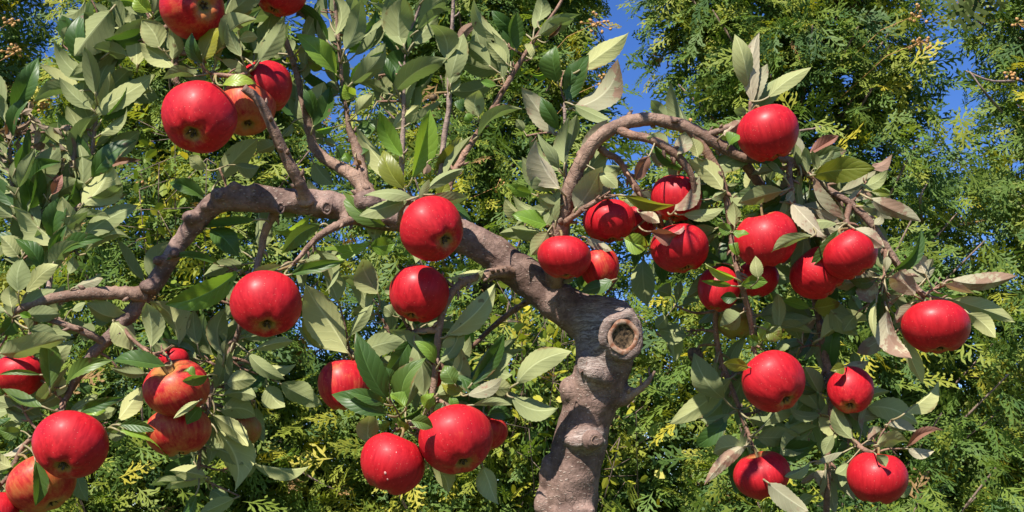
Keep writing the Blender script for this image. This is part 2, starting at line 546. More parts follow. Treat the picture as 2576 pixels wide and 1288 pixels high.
def cedar(px, d, height, rbase, label, seed, cones=(), nb=550, yellow=0.0, twigs=(), narrow=.24):
    rg = np.random.default_rng(seed)
    c = P(px, 644, d)
    cx, cy = c.x, c.y
    root = bpy.data.objects.new('cedar_tree', None)
    root.location = (cx, cy, 0)
    col.objects.link(root)
    tag(root, label, 'tree', 'tall cedars of the hedge')
    # trunk with a few leaning limbs
    tv, tf = [], []
    path = [Vector((0.03 * math.sin(z * 1.7 + seed), 0.03 * math.cos(z * 1.3 + seed), z)) for z in np.linspace(-0.05, height * .96, 26)]
    tube(path, [0.075 * (1 - z / height) + 0.008 for z in np.linspace(0, height * .96, 26)], 9, 0.25, seed, tv, tf)
    limb_dirs = []
    Vs, Ts = [], []
    nbr = nb
    for i in range(nbr):
        z1 = rg.uniform(0.9, height * 0.98) if i % 5 == 0 else (rg.uniform(1.3, 2.3) if i % 5 == 1 else rg.uniform(1.3, 4.3))
        R = rbase * (1 - (z1 / height) ** 1.7) * 1.0 + 0.07
        R *= rg.uniform(0.55, 1.12)
        k_ = min(1.0, max(0.0, (z1 - 2.75) / .6))
        R *= 1 - narrow * k_ * k_ * (3 - 2 * k_)
        phi = rg.uniform(0, 2 * math.pi)
        if math.sin(phi) > 0.3 and rg.random() < 0.45:
            phi = -phi
        out = np.array((math.cos(phi), math.sin(phi), 0.0))
        rise = rg.uniform(0.25, 0.6) * R + 0.1
        p0 = np.array((0, 0, z1 - rise)); p1 = out * R + np.array((0, 0, z1))
        if i % 3 == 0:
            mid = (p0 + p1) / 2 + np.array((0, 0, -0.08 * R))
            tube([Vector(p0), Vector(mid), Vector(p1 * .93 + p0 * .07)], [0.012, 0.007, 0.0025], 5, 0, 0, tv, tf)
        ns = int(rg.integers(17, 30))
        s = rg.beta(2.2, 1.1, ns)
        lateral = np.array((-out[1], out[0], 0))
        base = p0[None] + (p1 - p0)[None] * s[:, None] - np.array((0, 0, .10))[None] * (s * (1 - s) * 4)[:, None] * R
        side = rg.normal(0, 1, ns)
        base = base + lateral[None] * (side * 0.075 * (0.4 + s))[:, None] + np.array((0, 0, 1.))[None] * (rg.normal(0, .05, ns))[:, None]
        ax = out[None] * 0.55 + lateral[None] * (side * .55)[:, None] + rg.normal(0, .33, (ns, 3)) + np.array((0, 0, 1.))[None] * rg.uniform(-.75, .35, (ns, 1))
        ax = unit(ax)
        nr = rg.normal(0, 1, (ns, 3)) * .6 + np.array((-.1, -.55, .6))[None] + out[None] * .4
        nr = unit(nr - ax * (nr * ax).sum(1, keepdims=True))
        yv = np.cross(nr, ax)
        sc_ = rg.uniform(0.08, 0.155, ns)
        btint = rg.normal(0.34 + yellow, 0.17)
        tnt = np.clip(btint + rg.normal(0, .15, ns) - 0.18 * (1 - s), 0, .88)
        dead = rg.random(ns) < 0.012
        tnt[dead] = 1.0
        front = (math.sin(phi) < 0.5)
        for k in range(ns):
            T = SPRAYS[int(rg.integers(6))] if (front and s[k] > .45) else SPRAYS_LOW[int(rg.integers(4))]
            M = np.stack([ax[k], yv[k], nr[k]]) * sc_[k]
            if not (front and s[k] > .45):
                M = M * 1.15
            v = base[k] + T @ M
            Vs.append(v)
            Ts.append(np.full(len(v), tnt[k]))
    crown = quads_mesh('crown', np.vstack(Vs), np.concatenate(Ts), M_CEDAR, root)
    crown['kind'] = 'stuff'
    mesh_obj('trunk', tv, tf, M_BROWNTWIG, root)
    # ripe seed cones in tan clusters
    for (ux, uy, n, spread) in cones:
        dd = d - rbase * .55
        cen = P(ux, uy, dd) - Vector((cx, cy, 0))
        vv, ff = [], []
        tube([cen + Vector((-.25 if cen.x > 0 else .25, 0.2, -0.15)), cen + Vector((-.1 if cen.x > 0 else .1, .05, -.03)), cen], [.0018, .0012, .0008], 4, 0, 0, vv, ff)
        for k in range(n):
            q = cen + Vector((rg.normal(0, spread * .75), rg.normal(0, spread * .6), rg.normal(0, spread * .6)))
            a = Vector((rg.normal(), rg.normal(), rg.normal() - .5)).normalized()
            ln = rg.uniform(.010, .016)
            tube([q - a * ln * .5, q - a * ln * .2, q + a * ln * .2, q + a * ln * .5], [.002, .0055, .006, .0022], 6, 0, 0, vv, ff)
            tube([q - a * ln * .5, q * .5 + cen * .5 - a * .004, cen], [.001, .001, .001], 4, 0, 0, vv, ff)
        mesh_obj('cone_cluster', vv, ff, M_CONE, root)
    for pts in twigs:
        q = catmull([tuple(P(a, b, d - rbase * .70 + e) - Vector((cx, cy, 0))) for a, b, e in pts], 4)
        vv, ff = tube([Vector(p) for p in q], list(np.linspace(.006, .002, len(q))), 5, .3, seed)
        mesh_obj('bare_twig', vv, ff, M_SHOOT, root)
    return root


cedar(-235, 4.7, 7.6, 0.78, 'dense cedar with tan cone clusters, beyond the dry curled shoots of the apple tree', 3,
      cones=[(40, 130, 14, .03), (100, 262, 12, .025), (20, 60, 8, .02)], nb=550)
cedar(440, 4.55, 7.2, 0.78, 'cedar rising behind the limb that bends down over the hanging apples', 5, nb=638, yellow=.06,
      cones=[(365, 470, 5, .02)], twigs=[[(700, 1090, .2), (720, 1150, 0), (780, 1200, -.03), (860, 1240, 0)], [(330, 560, .2), (280, 590, 0), (220, 610, 0)]])
cedar(1215, 4.7, 7.3, 0.78, 'cedar seen between the tall upright shoots, thin at its top', 9, narrow=.20, nb=594, yellow=.04,
      cones=[(1500, 58, 16, .028), (1520, 205, 8, .018), (1250, 470, 5, .02), (1615, 1140, 6, .02)])
cedar(2010, 4.5, 8.0, 0.81, 'thick dark cedar behind the arching branch, with two tan cone clusters', 13, narrow=.22, nb=704,
      cones=[(2300, 40, 10, .024), (2315, 105, 14, .026), (1740, 310, 5, .02)],
      twigs=[[(2010, 330, .2), (2040, 325, 0), (2070, 318, 0)], [(2320, 560, .2), (2315, 500, 0), (2335, 455, .02)]])
cedar(2800, 4.65, 7.7, 0.78, 'cedar with bare grey twigs beyond the open end of the arching branch', 17, nb=594,
      cones=[(2540, 185, 8, .018), (2560, 60, 6, .02)],
      twigs=[[(2520, 280, .25), (2480, 235, 0), (2440, 180, 0)], [(2550, 205, .2), (2490, 203, 0), (2430, 178, .01)], [(2400, 930, .2), (2440, 945, 0), (2490, 960, 0)], [(2530, 1190, .2), (2440, 1270, 0), (2400, 1300, 0)]])


def shrub(label, centres, d, seed, leaf, nper):
    """slender stems from the ground carrying small rounded yellow-green leaves"""
    rg = np.random.default_rng(seed)
    b0 = P(centres[0][0], 900, d)
    root = bpy.data.objects.new('yellow_shrub', None)
    root.location = (b0.x, b0.y, 0)
    col.objects.link(root)
    tag(root, label, 'shrub', 'small yellow-leaved shrubs')
    org = Vector((b0.x, b0.y, 0))
    Vs, Ts = [], []
    for (ux, uy, spread) in centres:
        tip = P(ux, uy - spread * 90, d + rg.uniform(-.05, .05)) - org
        foot = Vector((rg.normal(0, .06), .75 + rg.normal(0, .06), -0.03))
        mid = foot.lerp(tip, .6) + Vector((0, .3, 0)) + Vector((rg.normal(0, .06), rg.normal(0, .05), 0))
        q = catmull([tuple(foot), tuple(mid), tuple(tip)], 8)
        vv, ff = tube([Vector(p) for p in q], list(np.linspace(.006, .0015, len(q))), 6, .2, seed)
        for k in range(nper):
            a = q[int(len(q) * rg.uniform(.72, .99))]
            off = rg.normal(0, 1, 3) * np.array((spread * .10, spread * .08, spread * .07))
            p = a + off
            ax = unit(rg.normal(0, 1, 3) + np.array((0, 0, -.2)))
            nr = rg.normal(0, 1, 3) + np.array((0, -.6, .6)); nr = unit(nr - ax * nr.dot(ax))
            s = np.cross(nr, ax)
            L = leaf * rg.uniform(.6, 1.2); w = L * .3
            Vs.append(np.array([p, p + ax * L * .3 + s * w, p + ax * L * .7 + s * w * .8, p + ax * L + nr * L * .05]))
            Vs.append(np.array([p, p + ax * L + nr * L * .05, p + ax * L * .7 - s * w * .8, p + ax * L * .3 - s * w]))
            t = np.clip(rg.normal(.45, .25), 0, 1)
            Ts += [np.full(4, t)] * 2
            if k % 4 == 0:
                tube([Vector(a), Vector(p)], [.0015, .001], 4, 0, 0, vv, ff)
        mesh_obj('stem', vv, ff, M_BROWNTWIG, root)
    f = quads_mesh('foliage', np.vstack(Vs), np.concatenate(Ts), M_SHRUB, root)
    f['kind'] = 'stuff'
    return root


shrub('small-leaved yellow shrub beyond the gap between the thick limb and the trunk', [(1360, 830, 1.0), (1310, 900, 1.0), (1400, 950, .9), (1290, 780, .9), (1420, 860, .8)], 3.75, 21, .045, 60)
shrub('small-leaved yellow shrub seen above the bend of the limb', [(400, 500, 1.0), (520, 480, .9), (440, 420, .8), (350, 540, .7)], 3.8, 23, .042, 60)
shrub('small-leaved yellow shrub glimpsed below the knotted trunk foot', [(1560, 1180, .9), (1600, 1100, .7), (1330, 1150, .8)], 3.8, 25, .042, 40)

# ================================================================ the apple tree
tree = bpy.data.objects.new('apple_tree', None)
tree.location = P(1430, 1300, D0)
tree.location.z = 0
col.objects.link(tree)
TO = tree.location.copy()
tag(tree, 'gnarled apple tree with a knotted trunk, bending limb and grey-green leaves', 'tree')

SK = []            # skeleton samples: (x, y, d, radius_px)


def to3(x, y, off):
    return P(x, y, D0 + off / 100.0)


def branch_path(pts, n=6, reg=True):
    q = catmull(pts, n)
    if reg:
        for a in q:
            SK.append((a[0], a[1], D0 + a[2] / 100.0, a[3]))
    P3 = [to3(a[0], a[1], a[2]) for a in q]
    R3 = [max(a[3], 0.8) * S(D0 + a[2] / 100.0) for a in q]
    return P3, R3


def branch(name, pts, mat, n=6, sides=10, rough=0.22, buds=0.5, parent=None):
    P3, R3 = branch_path(pts, n)
    seed = rnd.uniform(0, 50)
    # swollen nodes and small bud spurs
    R4 = [r * (1 + 0.16 * max(0, noise.noise(Vector((seed, i * 0.45, 0)))) ) for i, r in enumerate(R3)]
    vv, ff = tube([p - TO for p in P3], R4, sides, rough, seed)
    for i in range(2, len(P3) - 1):
        if rnd.random() < buds * 0.30:
            t = (P3[i + 1] - P3[i]).normalized()
            sd = (t.orthogonal().normalized() * rnd.uniform(-1, 1) + t.cross(t.orthogonal()).normalized() * rnd.uniform(-1, 1)).normalized()
            L = rnd.uniform(.004, .008)
            b0 = P3[i] - TO + sd * R4[i] * .7
            tube([b0, b0 + sd * L * .6 + t * L * .4, b0 + sd * L + t * L], [R4[i] * .38 + .0006, R4[i] * .3 + .0005, .0006], 6, .3, seed, vv, ff)
    return mesh_obj(name, vv, ff, mat, parent or tree)


# ---- trunk and the great bending limb: one continuous skin
TRUNK = [(1418, 1420, 0, 82), (1424, 1340, 0, 77), (1430, 1270, 0, 73), (1440, 1190, 0, 70), (1458, 1115, 0, 67), (1476, 1045, 0, 65), (1500, 980, -0.4, 68), (1520, 905, -0.6, 74), (1524, 840, -0.6, 76), (1508, 800, -.4, 58)]
LIMB = [(1530, 850, 0, 50), (1480, 805, 0, 58), (1410, 765, 0, 52), (1345, 712, 0.3, 48), (1270, 655, .6, 45), (1190, 605, .8, 42), (1100, 570, 1.0, 40), (1000, 548, 1.0, 38), (900, 532, .8, 37), (800, 512, .4, 35), (700, 503, 0, 34), (610, 500, 0, 34), (545, 512, .2, 31), (495, 556, .4, 27), (448, 622, .6, 24), (400, 695, .6, 23), (358, 752, .6, 21), (292, 830, .3, 18), (232, 893, 0, 15), (188, 960, -.3, 13), (160, 1015, -.4, 9)]
tv, tf = [], []
p3, r3 = branch_path(TRUNK, 6); SK_TRUNK = len(SK)
# down to the ground below the frame
foot = p3[0]
gnd = Vector((foot.x - 0.03, foot.y, -0.05))
tube([gnd, gnd.lerp(foot, .35) + Vector((0.02, 0, 0)), gnd.lerp(foot, .8)] + p3, [.075, .052, .042] + r3, 22, .0, 1, tv, tf)
p3, r3 = branch_path(LIMB, 6)
tube(p3, r3, 18, .10, 4, tv, tf)


def blob(x, y, off, rx, ry, rz, rot=0.0):
    s = S(D0)
    bm = bmesh.new()
    bmesh.ops.create_icosphere(bm, subdivisions=3, radius=1.0)
    c = to3(x, y, off)
    b = len(tv)
    ca, sa = math.cos(rot), math.sin(rot)
    for v in bm.verts:
        X, Y, Z = v.co.x * rx * s, v.co.y * ry * s, v.co.z * rz * s
        X, Y = X * ca - Y * sa, X * sa + Y * ca
        tv.append(c + RGT * X - UPV * Y - FWD * Z)
    for f in bm.faces:
        q = tuple(b + v.index for v in f.verts)
        tf.append(tuple(reversed(q)))
    bm.free()


def torus(x, y, off, R, r, nrm, ry=1.0):
    s = S(D0)
    c = to3(x, y, off)
    n = (RGT * nrm[0] + UPV * nrm[1] - FWD * nrm[2]).normalized()
    a = UPV.cross(n).normalized(); bb = n.cross(a)
    ring = []
    b = len(tv); N, Mn = 28, 10
    for i in range(N):
        t = 2 * math.pi * i / N
        e = a * math.cos(t) + bb * math.sin(t) * ry
        wob = 1 + .07 * math.sin(3 * t + x) + .05 * math.sin(5 * t + y)
        for k in range(Mn):
            p = 2 * math.pi * k / Mn
            tv.append(c + e * (R * wob * s) + (e.normalized() * math.cos(p) + n * math.sin(p)) * r * s * (1 + .15 * math.sin(2 * t + y)))
    for i in range(N):
        for k in range(Mn):
            i2, k2 = (i + 1) % N, (k + 1) % Mn
            tf.append((b + i * Mn + k, b + i2 * Mn + k, b + i2 * Mn + k2, b + i * Mn + k2))
    return c, n, a, bb


# the big knob, its pruning cut and the smaller knots below
blob(1528, 826, -.8, 80, 82, 70)
blob(1502, 786, -.8, 50, 44, 54)
blob(1560, 842, -2.6, 56, 68, 54)
CUT_N = (.24, -.04, .96)
cut = torus(1563, 845, -5.0, 43, 15, CUT_N, 1.12)
torus(1476, 922, -3.0, 20, 10, (-.45, -.1, .85), 1.15)
blob(1497, 938, -3.8, 30, 24, 26, .4)
blob(1520, 953, -3.6, 22, 13, 24, .3)
blob(1556, 1000, -.6, 38, 26, 34, -.2)
blob(1583, 990, -1.0, 26, 18, 22, -.35)
blob(1470, 1110, -2.9, 56, 22, 30, .05)
blob(1490, 1107, -5.2, 25, 25, 26)
cut2 = torus(1497, 1107, -6.5, 15, 8, (.3, 0, .9))
blob(1436, 985, -.5, 30, 40, 40)
blob(1370, 1190, -1.2, 16, 50, 22, .1)
blob(1360, 1260, -1.2, 16, 40, 22, .1)
blob(1440, 1290, -2.6, 60, 20, 30, -.1)
# swellings and old scars on the limb
for (x, y, r) in [(553, 488, 20), (706, 522, 17), (822, 522, 20), (640, 470, 10), (590, 466, 14), (520, 520, 16), (396, 655, 12), (375, 720, 22), (1265, 690, 20), (770, 495, 22), (925, 505, 32), (870, 555, 16), (480, 548, 20), (300, 840, 10), (440, 640, 14)]:
    blob(x, y, -.9, r * 1.15, r * .95, 26 if r > 15 else 20)
torus(551, 490, -2.6, 13, 6, (-.4, .35, .8))
torus(822, 522, -2.6, 13, 6, (.0, -.1, 1))

me = bpy.data.meshes.new('trunk_raw')
me.from_pydata([tuple(v - TO) for v in tv], [], tf)
raw = bpy.data.objects.new('trunk_raw', me)
col.objects.link(raw)
mod = raw.modifiers.new('remesh', 'REMESH')
mod.mode = 'VOXEL'
mod.voxel_size = 0.0034
mod2 = raw.modifiers.new('smooth', 'SMOOTH')
mod2.factor = 0.5
mod2.iterations = 5
dg = bpy.context.evaluated_depsgraph_get()
tm = bpy.data.meshes.new_from_object(raw.evaluated_get(dg))
bpy.data.objects.remove(raw)
n_v = len(tm.vertices)
co = np.empty(n_v * 3, np.float32); tm.vertices.foreach_get('co', co); co = co.reshape(-1, 3)
no = np.empty(n_v * 3, np.float32); tm.vertices.foreach_get('normal', no); no = no.reshape(-1, 3)
knob = np.array(to3(1540, 830, -2) - TO)
lo = np.array(to3(1490, 1110, -3) - TO)
eye = np.array(to3(1490, 930, -3) - TO)
px_ = S(D0)
cal = np.clip(1.5 - np.linalg.norm(co - knob, axis=1) / (75 * px_), 0, 1)
cal = np.maximum(cal, .8 * np.clip(1.6 - np.linalg.norm((co - lo) * np.array((.75, 1, 1.6)), axis=1) / (38 * px_), 0, 1))
cal = np.maximum(cal, .7 * np.clip(1.6 - np.linalg.norm(co - eye, axis=1) / (34 * px_), 0, 1))
disp = np.empty(n_v)
for i in range(n_v):
    p = Vector(co[i])
    a = noise.noise(p * 32) * .0024 + noise.noise(p * 95) * .0013
    c_ = cal[i]
    if c_ > .02:
        q = Vector((p.x * 70, p.y * 70, p.z * 150))
        a += c_ * (noise.noise(q) * .0030 + abs(noise.noise(q * 2.1)) * -.0026)
    disp[i] = a
co = co + no * disp[:, None]
tm.vertices.foreach_set('co', co.astype(np.float32).ravel())
at = tm.attributes.new('callus', 'FLOAT', 'POINT')
at.data.foreach_set('value', cal.astype(np.float32))
tm.polygons.foreach_set('use_smooth', [True] * len(tm.polygons))
tm.materials.clear(); tm.materials.append(M_TRUNK)
tm.update()
trunk = bpy.data.objects.new('trunk', tm)
trunk.parent = tree
col.objects.link(trunk)
trunk['label'] = 'brown knotted trunk running into one long bending limb'
bvh = BVHTree.FromPolygons([Vector(v) + TO for v in co], [tuple(p.vertices) for p in tm.polygons])


def on_trunk(x, y):
    """point and normal where the line of sight through (x, y) first meets the trunk"""
    dr = (P(x, y, 1.0) - CAM).normalized()
    h, n, i, dist = bvh.ray_cast(CAM, dr)
    return (h, n) if h is not None else (None, None)


def wound(name, c, n, a, bb, R, ry, mats, depth):
    """cracked sunken disc with its rim"""
    s = S(D0)
    vv, ff = [], []
    N = 32
    rings = [(1.12, .0), (1.0, .25), (.80, .1), (.74, -.75), (.5, -1.0), (.25, -.9)]
    for rr, hh in rings:
        for i in range(N):
            t = 2 * math.pi * i / N
            k = rr * (1 + .03 * math.sin(4 * t + 1) + .02 * math.sin(7 * t))
            e = a * math.cos(t) + bb * math.sin(t) * ry
            jit = noise.noise(Vector((math.cos(t) * 5 * rr, math.sin(t) * 5 * rr, c.x * 40))) * .35
            vv.append(c + e * (R * k * s) + n * (depth * s * (hh + jit * (rr < .8))) - TO)
    vv.append(c + n * (-depth * s) - TO)
    m = len(rings)
    for r_ in range(m - 1):
        for i in range(N):
            i2 = (i + 1) % N
            ff.append((r_ * N + i, r_ * N + i2, (r_ + 1) * N + i2, (r_ + 1) * N + i))
    for i in range(N):
        ff.append(((m - 1) * N + i, (m - 1) * N + (i + 1) % N, m * N))
    o = mesh_obj(name, vv, ff, mats[0], trunk)
    o.data.materials.append(mats[1])
    for p in o.data.polygons:
        if p.index >= 2 * N + N * 0:
            p.material_index = 1
    return o


w = wound('pruning_wound', cut[0] + cut[1] * .007, cut[1], cut[2], cut[3], 35, 1.08, (M_RIM, M_PITH), 5)
w['label'] = 'oval pruning cut with orange rim and cracked dark centre'
wound('knot', cut2[0] + cut2[1] * .002, cut2[1], cut2[2], cut2[3], 11, 1.0, (M_BARK, M_KNOT), 5)
for (x, y, R, ry) in [(1468, 922, 12, 1.35), (551, 491, 9, 1.0), (706, 524, 9, 1.4), (822, 524, 11, 1.3), (640, 497, 5, 1.), (1385, 760, 8, .6), (1440, 1072, 12, .5), (1452, 1030, 9, 2.6), (520, 560, 6, 1), (660, 490, 6, 1.2)]:
    h, n = on_trunk(x, y)
    if h is None: continue
    a = UPV.cross(n).normalized(); bb = n.cross(a)
    wound('knot', h + n * .0005, n, a, bb, R, ry, (M_TRUNK, M_KNOT), 3.5)

# ---- side branches (x, y, offset in cm behind the trunk plane, radius in picture units)
BR = {
    'arch': [(1392, 715, -1, 26), (1396, 650, -2.4, 24), (1406, 590, -3, 22), (1418, 540, -3.5, 20), (1436, 470, -4, 19), (1462, 408, -4.5, 18), (1502, 350, -5, 18), (1560, 314, -5, 17), (1630, 300, -5, 17), (1700, 311, -5, 17), (1760, 336, -5, 16), (1820, 370, -5, 15), (1870, 396, -5, 12), (1940, 400, -5, 9.5), (1992, 405, -5, 9), (2035, 440, -5, 8), (2085, 478, -5, 9), (2140, 512, -5.5, 9), (2190, 560, -6, 9), (2230, 620, -6, 9), (2262, 670, -6, 9), (2300, 720, -6, 9), (2326, 744, -6, 7)],
    'low_left': [(372, 742, 0, 20), (330, 738, -.5, 18), (280, 737, -1, 17), (200, 740, -1.5, 15), (130, 752, -2, 13), (60, 774, -2, 10), (40, 782, -2, 7)],
    'low_left2': [(262, 862, 0, 10), (235, 846, -1, 10), (200, 830, -1.5, 9), (150, 812, -2, 8), (92, 798, -2, 6)],
    'upright': [(772, 508, -1, 20), (762, 480, -2, 15), (742, 440, -3, 14.5), (710, 375, -4, 14), (672, 292, -5, 12), (648, 250, -5.5, 11), (612, 220, -6, 10)],
    'behind': [(935, 520, 2, 27), (918, 478, 4, 22), (888, 440, 5, 18), (830, 407, 6.5, 14), (792, 374, 7, 13), (778, 325, 7, 11), (764, 260, 7, 9), (745, 180, 7, 8), (722, 110, 7, 7), (697, 40, 6.5, 6), (690, -30, 6, 6)],
    'behind2': [(912, 465, 5, 17), (908, 420, 6.5, 15), (895, 365, 7, 12), (880, 330, 7, 8), (872, 285, 7, 6), (860, 200, 7, 5.5), (855, 140, 7, 5), (848, 60, 7, 4.5), (840, -30, 7, 4)],
    'sub_arch': [(1548, 322, -5, 12), (1590, 340, -6, 12), (1640, 351, -6.5, 11.5), (1690, 380, -7, 11), (1722, 412, -7, 10), (1740, 445, -7, 7), (1750, 500, -6, 6)],
    'sub_arch2': [(1730, 320, -5, 12), (1760, 355, -5, 12), (1790, 405, -5, 12), (1812, 445, -5, 10), (1830, 510, -5, 9), (1838, 570, -5, 8), (1846, 630, -6, 7.5), (1855, 680, -7, 7), (1872, 740, -7, 7), (1887, 800, -6, 7), (1893, 855, -5, 6), (1900, 890, -5, 5)],
    'sub_arch3': [(1862, 395, -4, 13), (1900, 448, -3, 12), (1932, 492, -2, 11), (1960, 535, -1, 9), (1985, 590, 0, 8), (2020, 660, 1, 8), (2045, 730, 1, 9), (2062, 810, 0, 10), (2072, 880, 0, 10), (2086, 950, 0, 10), (2090, 1010, 0, 9), (2086, 1100, 0, 8.5), (2082, 1200, 0, 8), (2078, 1310, 0, 8)],
    'inner_arch': [(1506, 372, -4, 9), (1530, 388, -4, 8.5), (1555, 402, -3.5, 8), (1580, 440, -3, 8), (1602, 476, -3, 7.5), (1622, 520, -2, 6), (1650, 560, -1, 6), (1680, 590, 0, 5)],
    'drop': [(1285, 685, -1, 16), (1258, 684, -3, 14), (1225, 690, -4, 12), (1170, 708, -4, 11), (1136, 738, -4, 10), (1112, 790, -4, 9), (1101, 860, -4, 8.5), (1096, 920, -4, 8), (1086, 1000, -4, 8), (1064, 1060, -5, 7), (1050, 1090, -5, 5)],
    'spur_low': [(1104, 830, -4, 9), (1075, 832, -3, 9), (1045, 838, -2, 9), (1005, 862, -1, 8), (960, 880, 0, 7), (905, 888, 0, 6), (880, 888, 0, 5)],
    'spur_mid': [(905, 548, 0, 13), (870, 558, -2, 11), (832, 576, -3, 10), (795, 600, -4, 8), (760, 640, -4, 6), (735, 668, -4, 5)],
    'hang_mid': [(700, 520, 1, 12), (668, 580, 2, 10), (655, 640, 2, 8), (640, 690, 1, 7), (615, 780, 2, 7), (590, 860, 3, 7), (555, 930, 3, 8), (535, 980, 3, 8), (520, 1040, 3, 6), (505, 1110, 4, 5), (500, 1200, 4, 5)],
    'stub_right': [(1560, 1002, -1, 17), (1590, 990, -1.6, 12), (1606, 982, -2, 8.5), (1628, 962, -2.4, 7), (1640, 945, -2.6, 5.5), (1648, 934, -2.7, 3.5)],
    'lower_right': [(2085, 1070, 0, 7), (2120, 1090, -2, 6.5), (2150, 1112, -4, 6.5), (2175, 1132, -5, 6), (2200, 1140, -5, 5)],
    'right_twig': [(2230, 620, -6, 6), (2226, 680, -6.5, 5), (2222, 715, -7, 5)],
    'shade_twig': [(1842, 600, -4, 6), (1815, 700, 0, 7), (1800, 800, 2, 7), (1812, 900, 3, 7), (1850, 1000, 3, 6.5), (1878, 1080, 2, 6), (1895, 1130, 0, 5)],
    'dark_twig': [(1345, 750, 3, 9), (1300, 775, 5, 7.5), (1240, 822, 6, 6.5), (1185, 875, 6, 5)],
    'bottom_left': [(160, 1010, -.5, 9), (150, 1050, -2, 8), (120, 1080, 0, 7), (60, 1120, 0, 6), (20, 1200, -1, 6), (-30, 1240, -1, 5)],
    'left_stem': [(120, 752, -1.5, 9), (124, 700, 0, 8), (130, 660, 1, 7), (118, 600, 2, 6), (140, 560, 2, 6), (205, 510, 3, 6), (222, 430, 4, 5.5), (238, 330, 4, 5), (248, 230, 4, 4), (252, 150, 4, 3)],
    'left_stem2': [(118, 640, 2, 6), (70, 590, 2, 6), (45, 520, 2, 5.5), (28, 440, 2, 5), (24, 350, 2, 3.5), (23, 275, 2, 2.5)],
    'top_left': [(690, -20, 6, 7), (600, -40, 1, 9), (520, -20, 0, 9), (440, 40, 0, 9), (438, 110, 0, 10), (440, 195, -1, 10), (450, 215, -1, 7)],
    'top_left2': [(438, 60, 0, 8), (380, 90, 1, 7), (350, 120, 2, 6), (300, 90, 3, 5), (250, 60, 3, 4)],
    'top_left3': [(438, 130, 0, 8), (500, 140, -2, 6), (520, 180, -3, 5), (600, 190, -4, 5), (640, 170, -2, 5)],
    'shoot_a': [(1128, 470, 4, 9), (1150, 420, 5, 8.5), (1182, 365, 6, 8), (1230, 290, 6, 7.5), (1270, 220, 6, 7), (1312, 150, 6, 6), (1355, 85, 6, 5), (1405, 15, 6, 4), (1425, -30, 6, 4)],
    'shoot_a_foot': [(1120, 575, 2, 10), (1125, 520, 3, 10), (1128, 470, 4, 9.5)],
    'shoot_b': [(1105, 520, 4, 8), (1108, 440, 6, 7.5), (1118, 345, 7, 7), (1129, 270, 7, 6.5), (1130, 190, 7, 6), (1137, 80, 7, 5), (1142, -30, 7, 4)],
    'shoot_c': [(1425, 500, -2, 7), (1422, 420, 0, 5), (1421, 350, 1, 4.5), (1421, 258, 1, 4)],
    'shoot_d': [(1005, 545, 4, 8), (1010, 430, 8, 7), (1015, 300, 9, 6), (1018, 170, 9, 5), (1035, 80, 9, 5), (1060, 0, 9, 4), (1066, -30, 9, 4)],
    'shoot_e': [(1004, 560, -1, 8), (1012, 520, -5, 7), (1030, 508, -7, 6), (1065, 490, -8, 5)],
    'spur_apple': [(1775, 340, -5, 8), (1800, 332, -5.5, 9), (1830, 322, -6, 9), (1862, 312, -6, 8), (1880, 300, -6, 5)],
    'spur_tip': [(1868, 305, -5.5, 6), (1885, 290, -4, 5), (1888, 255, -4, 4)],
    'small_arch': [(1412, 570, -3.5, 9), (1440, 545, -5, 8), (1480, 518, -6, 7), (1520, 497, -6, 5), (1550, 492, -6, 4)],
    'cluster_right': [(1988, 405, -5, 8), (1985, 440, -6, 8), (1990, 470, -7, 7), (2000, 520, -7, 6), (2030, 560, -6, 5)],
    'cluster_right2': [(2140, 512, -5.5, 8), (2130, 550, -7, 7), (2138, 575, -8, 6)],
    'mid_right': [(1680, 590, 0, 5), (1660, 545, -3, 6), (1690, 520, -4, 7), (1720, 500, -4, 6)],
    'low_mid': [(1086, 1000, -4, 7), (1110, 1010, -6, 6), (1140, 1030, -7, 5)],
    'low_mid2': [(1100, 900, -4, 7), (1130, 950, -4, 6), (1165, 965, -4, 6), (1210, 960, -3, 5)],
    'low_mid3': [(1064, 1060, -5, 6), (1020, 1070, -6, 6), (995, 1080, -7, 5)],
}
# unseen crown branches added above the frame to cast shade on chosen clusters


def toward_sun(x, y, d, t):
    q = camspace(P(x, y, d) + SUN_DIR * t)
    return (q[0], q[1], (q[2] - D0) * 100)


OVER = {}
for key, start, tg in (('over_left', [(690, -30, 6, 8), (660, -110, 0, 8)], [(660, 1000, 1.45, .62), (590, 950, 1.44, .60), (560, 1040, 1.43, .64), (500, 830, 1.46, .56)]),
                       ('over_limb', [(600, -40, 1, 7)], [(740, 500, 1.37, .36), (660, 490, 1.37, .35)]),
                       ('over_right', [(1425, -30, 6, 6), (1600, -140, -4, 6)], [(1740, 720, 1.43, .52), (1830, 800, 1.42, .56), (1850, 1020, 1.43, .66), (1915, 1160, 1.36, .70)])):
    pts = [toward_sun(*g_) for g_ in tg]
    OVER[key] = pts
    BR[key] = start + [p_ + (5.0,) for p_ in pts]
    print(key, [tuple(round(c) for c in p_) for p_ in pts])
YOUNG = ('shoot_', 'left_stem')
for k, pts in BR.items():
    thick = max(p[3] for p in pts[1:])
    if k in ('shoot_a', 'shoot_a_foot', 'arch_tip', 'inner_arch', 'sub_arch2', 'sub_arch3', 'sub_arch', 'cluster_right', 'small_arch', 'lower_right'):
        mat = M_TWIG
    elif k.startswith(YOUNG):
        mat = M_SHOOT
    else:
        mat = M_BARK if thick > 8 else M_TWIG
    branch('branch' if thick > 8.5 else 'twig', pts, mat, 6, 12 if thick > 10 else 8, .22 if thick > 10 else .3, .8)
NSK_MAIN = len(SK)

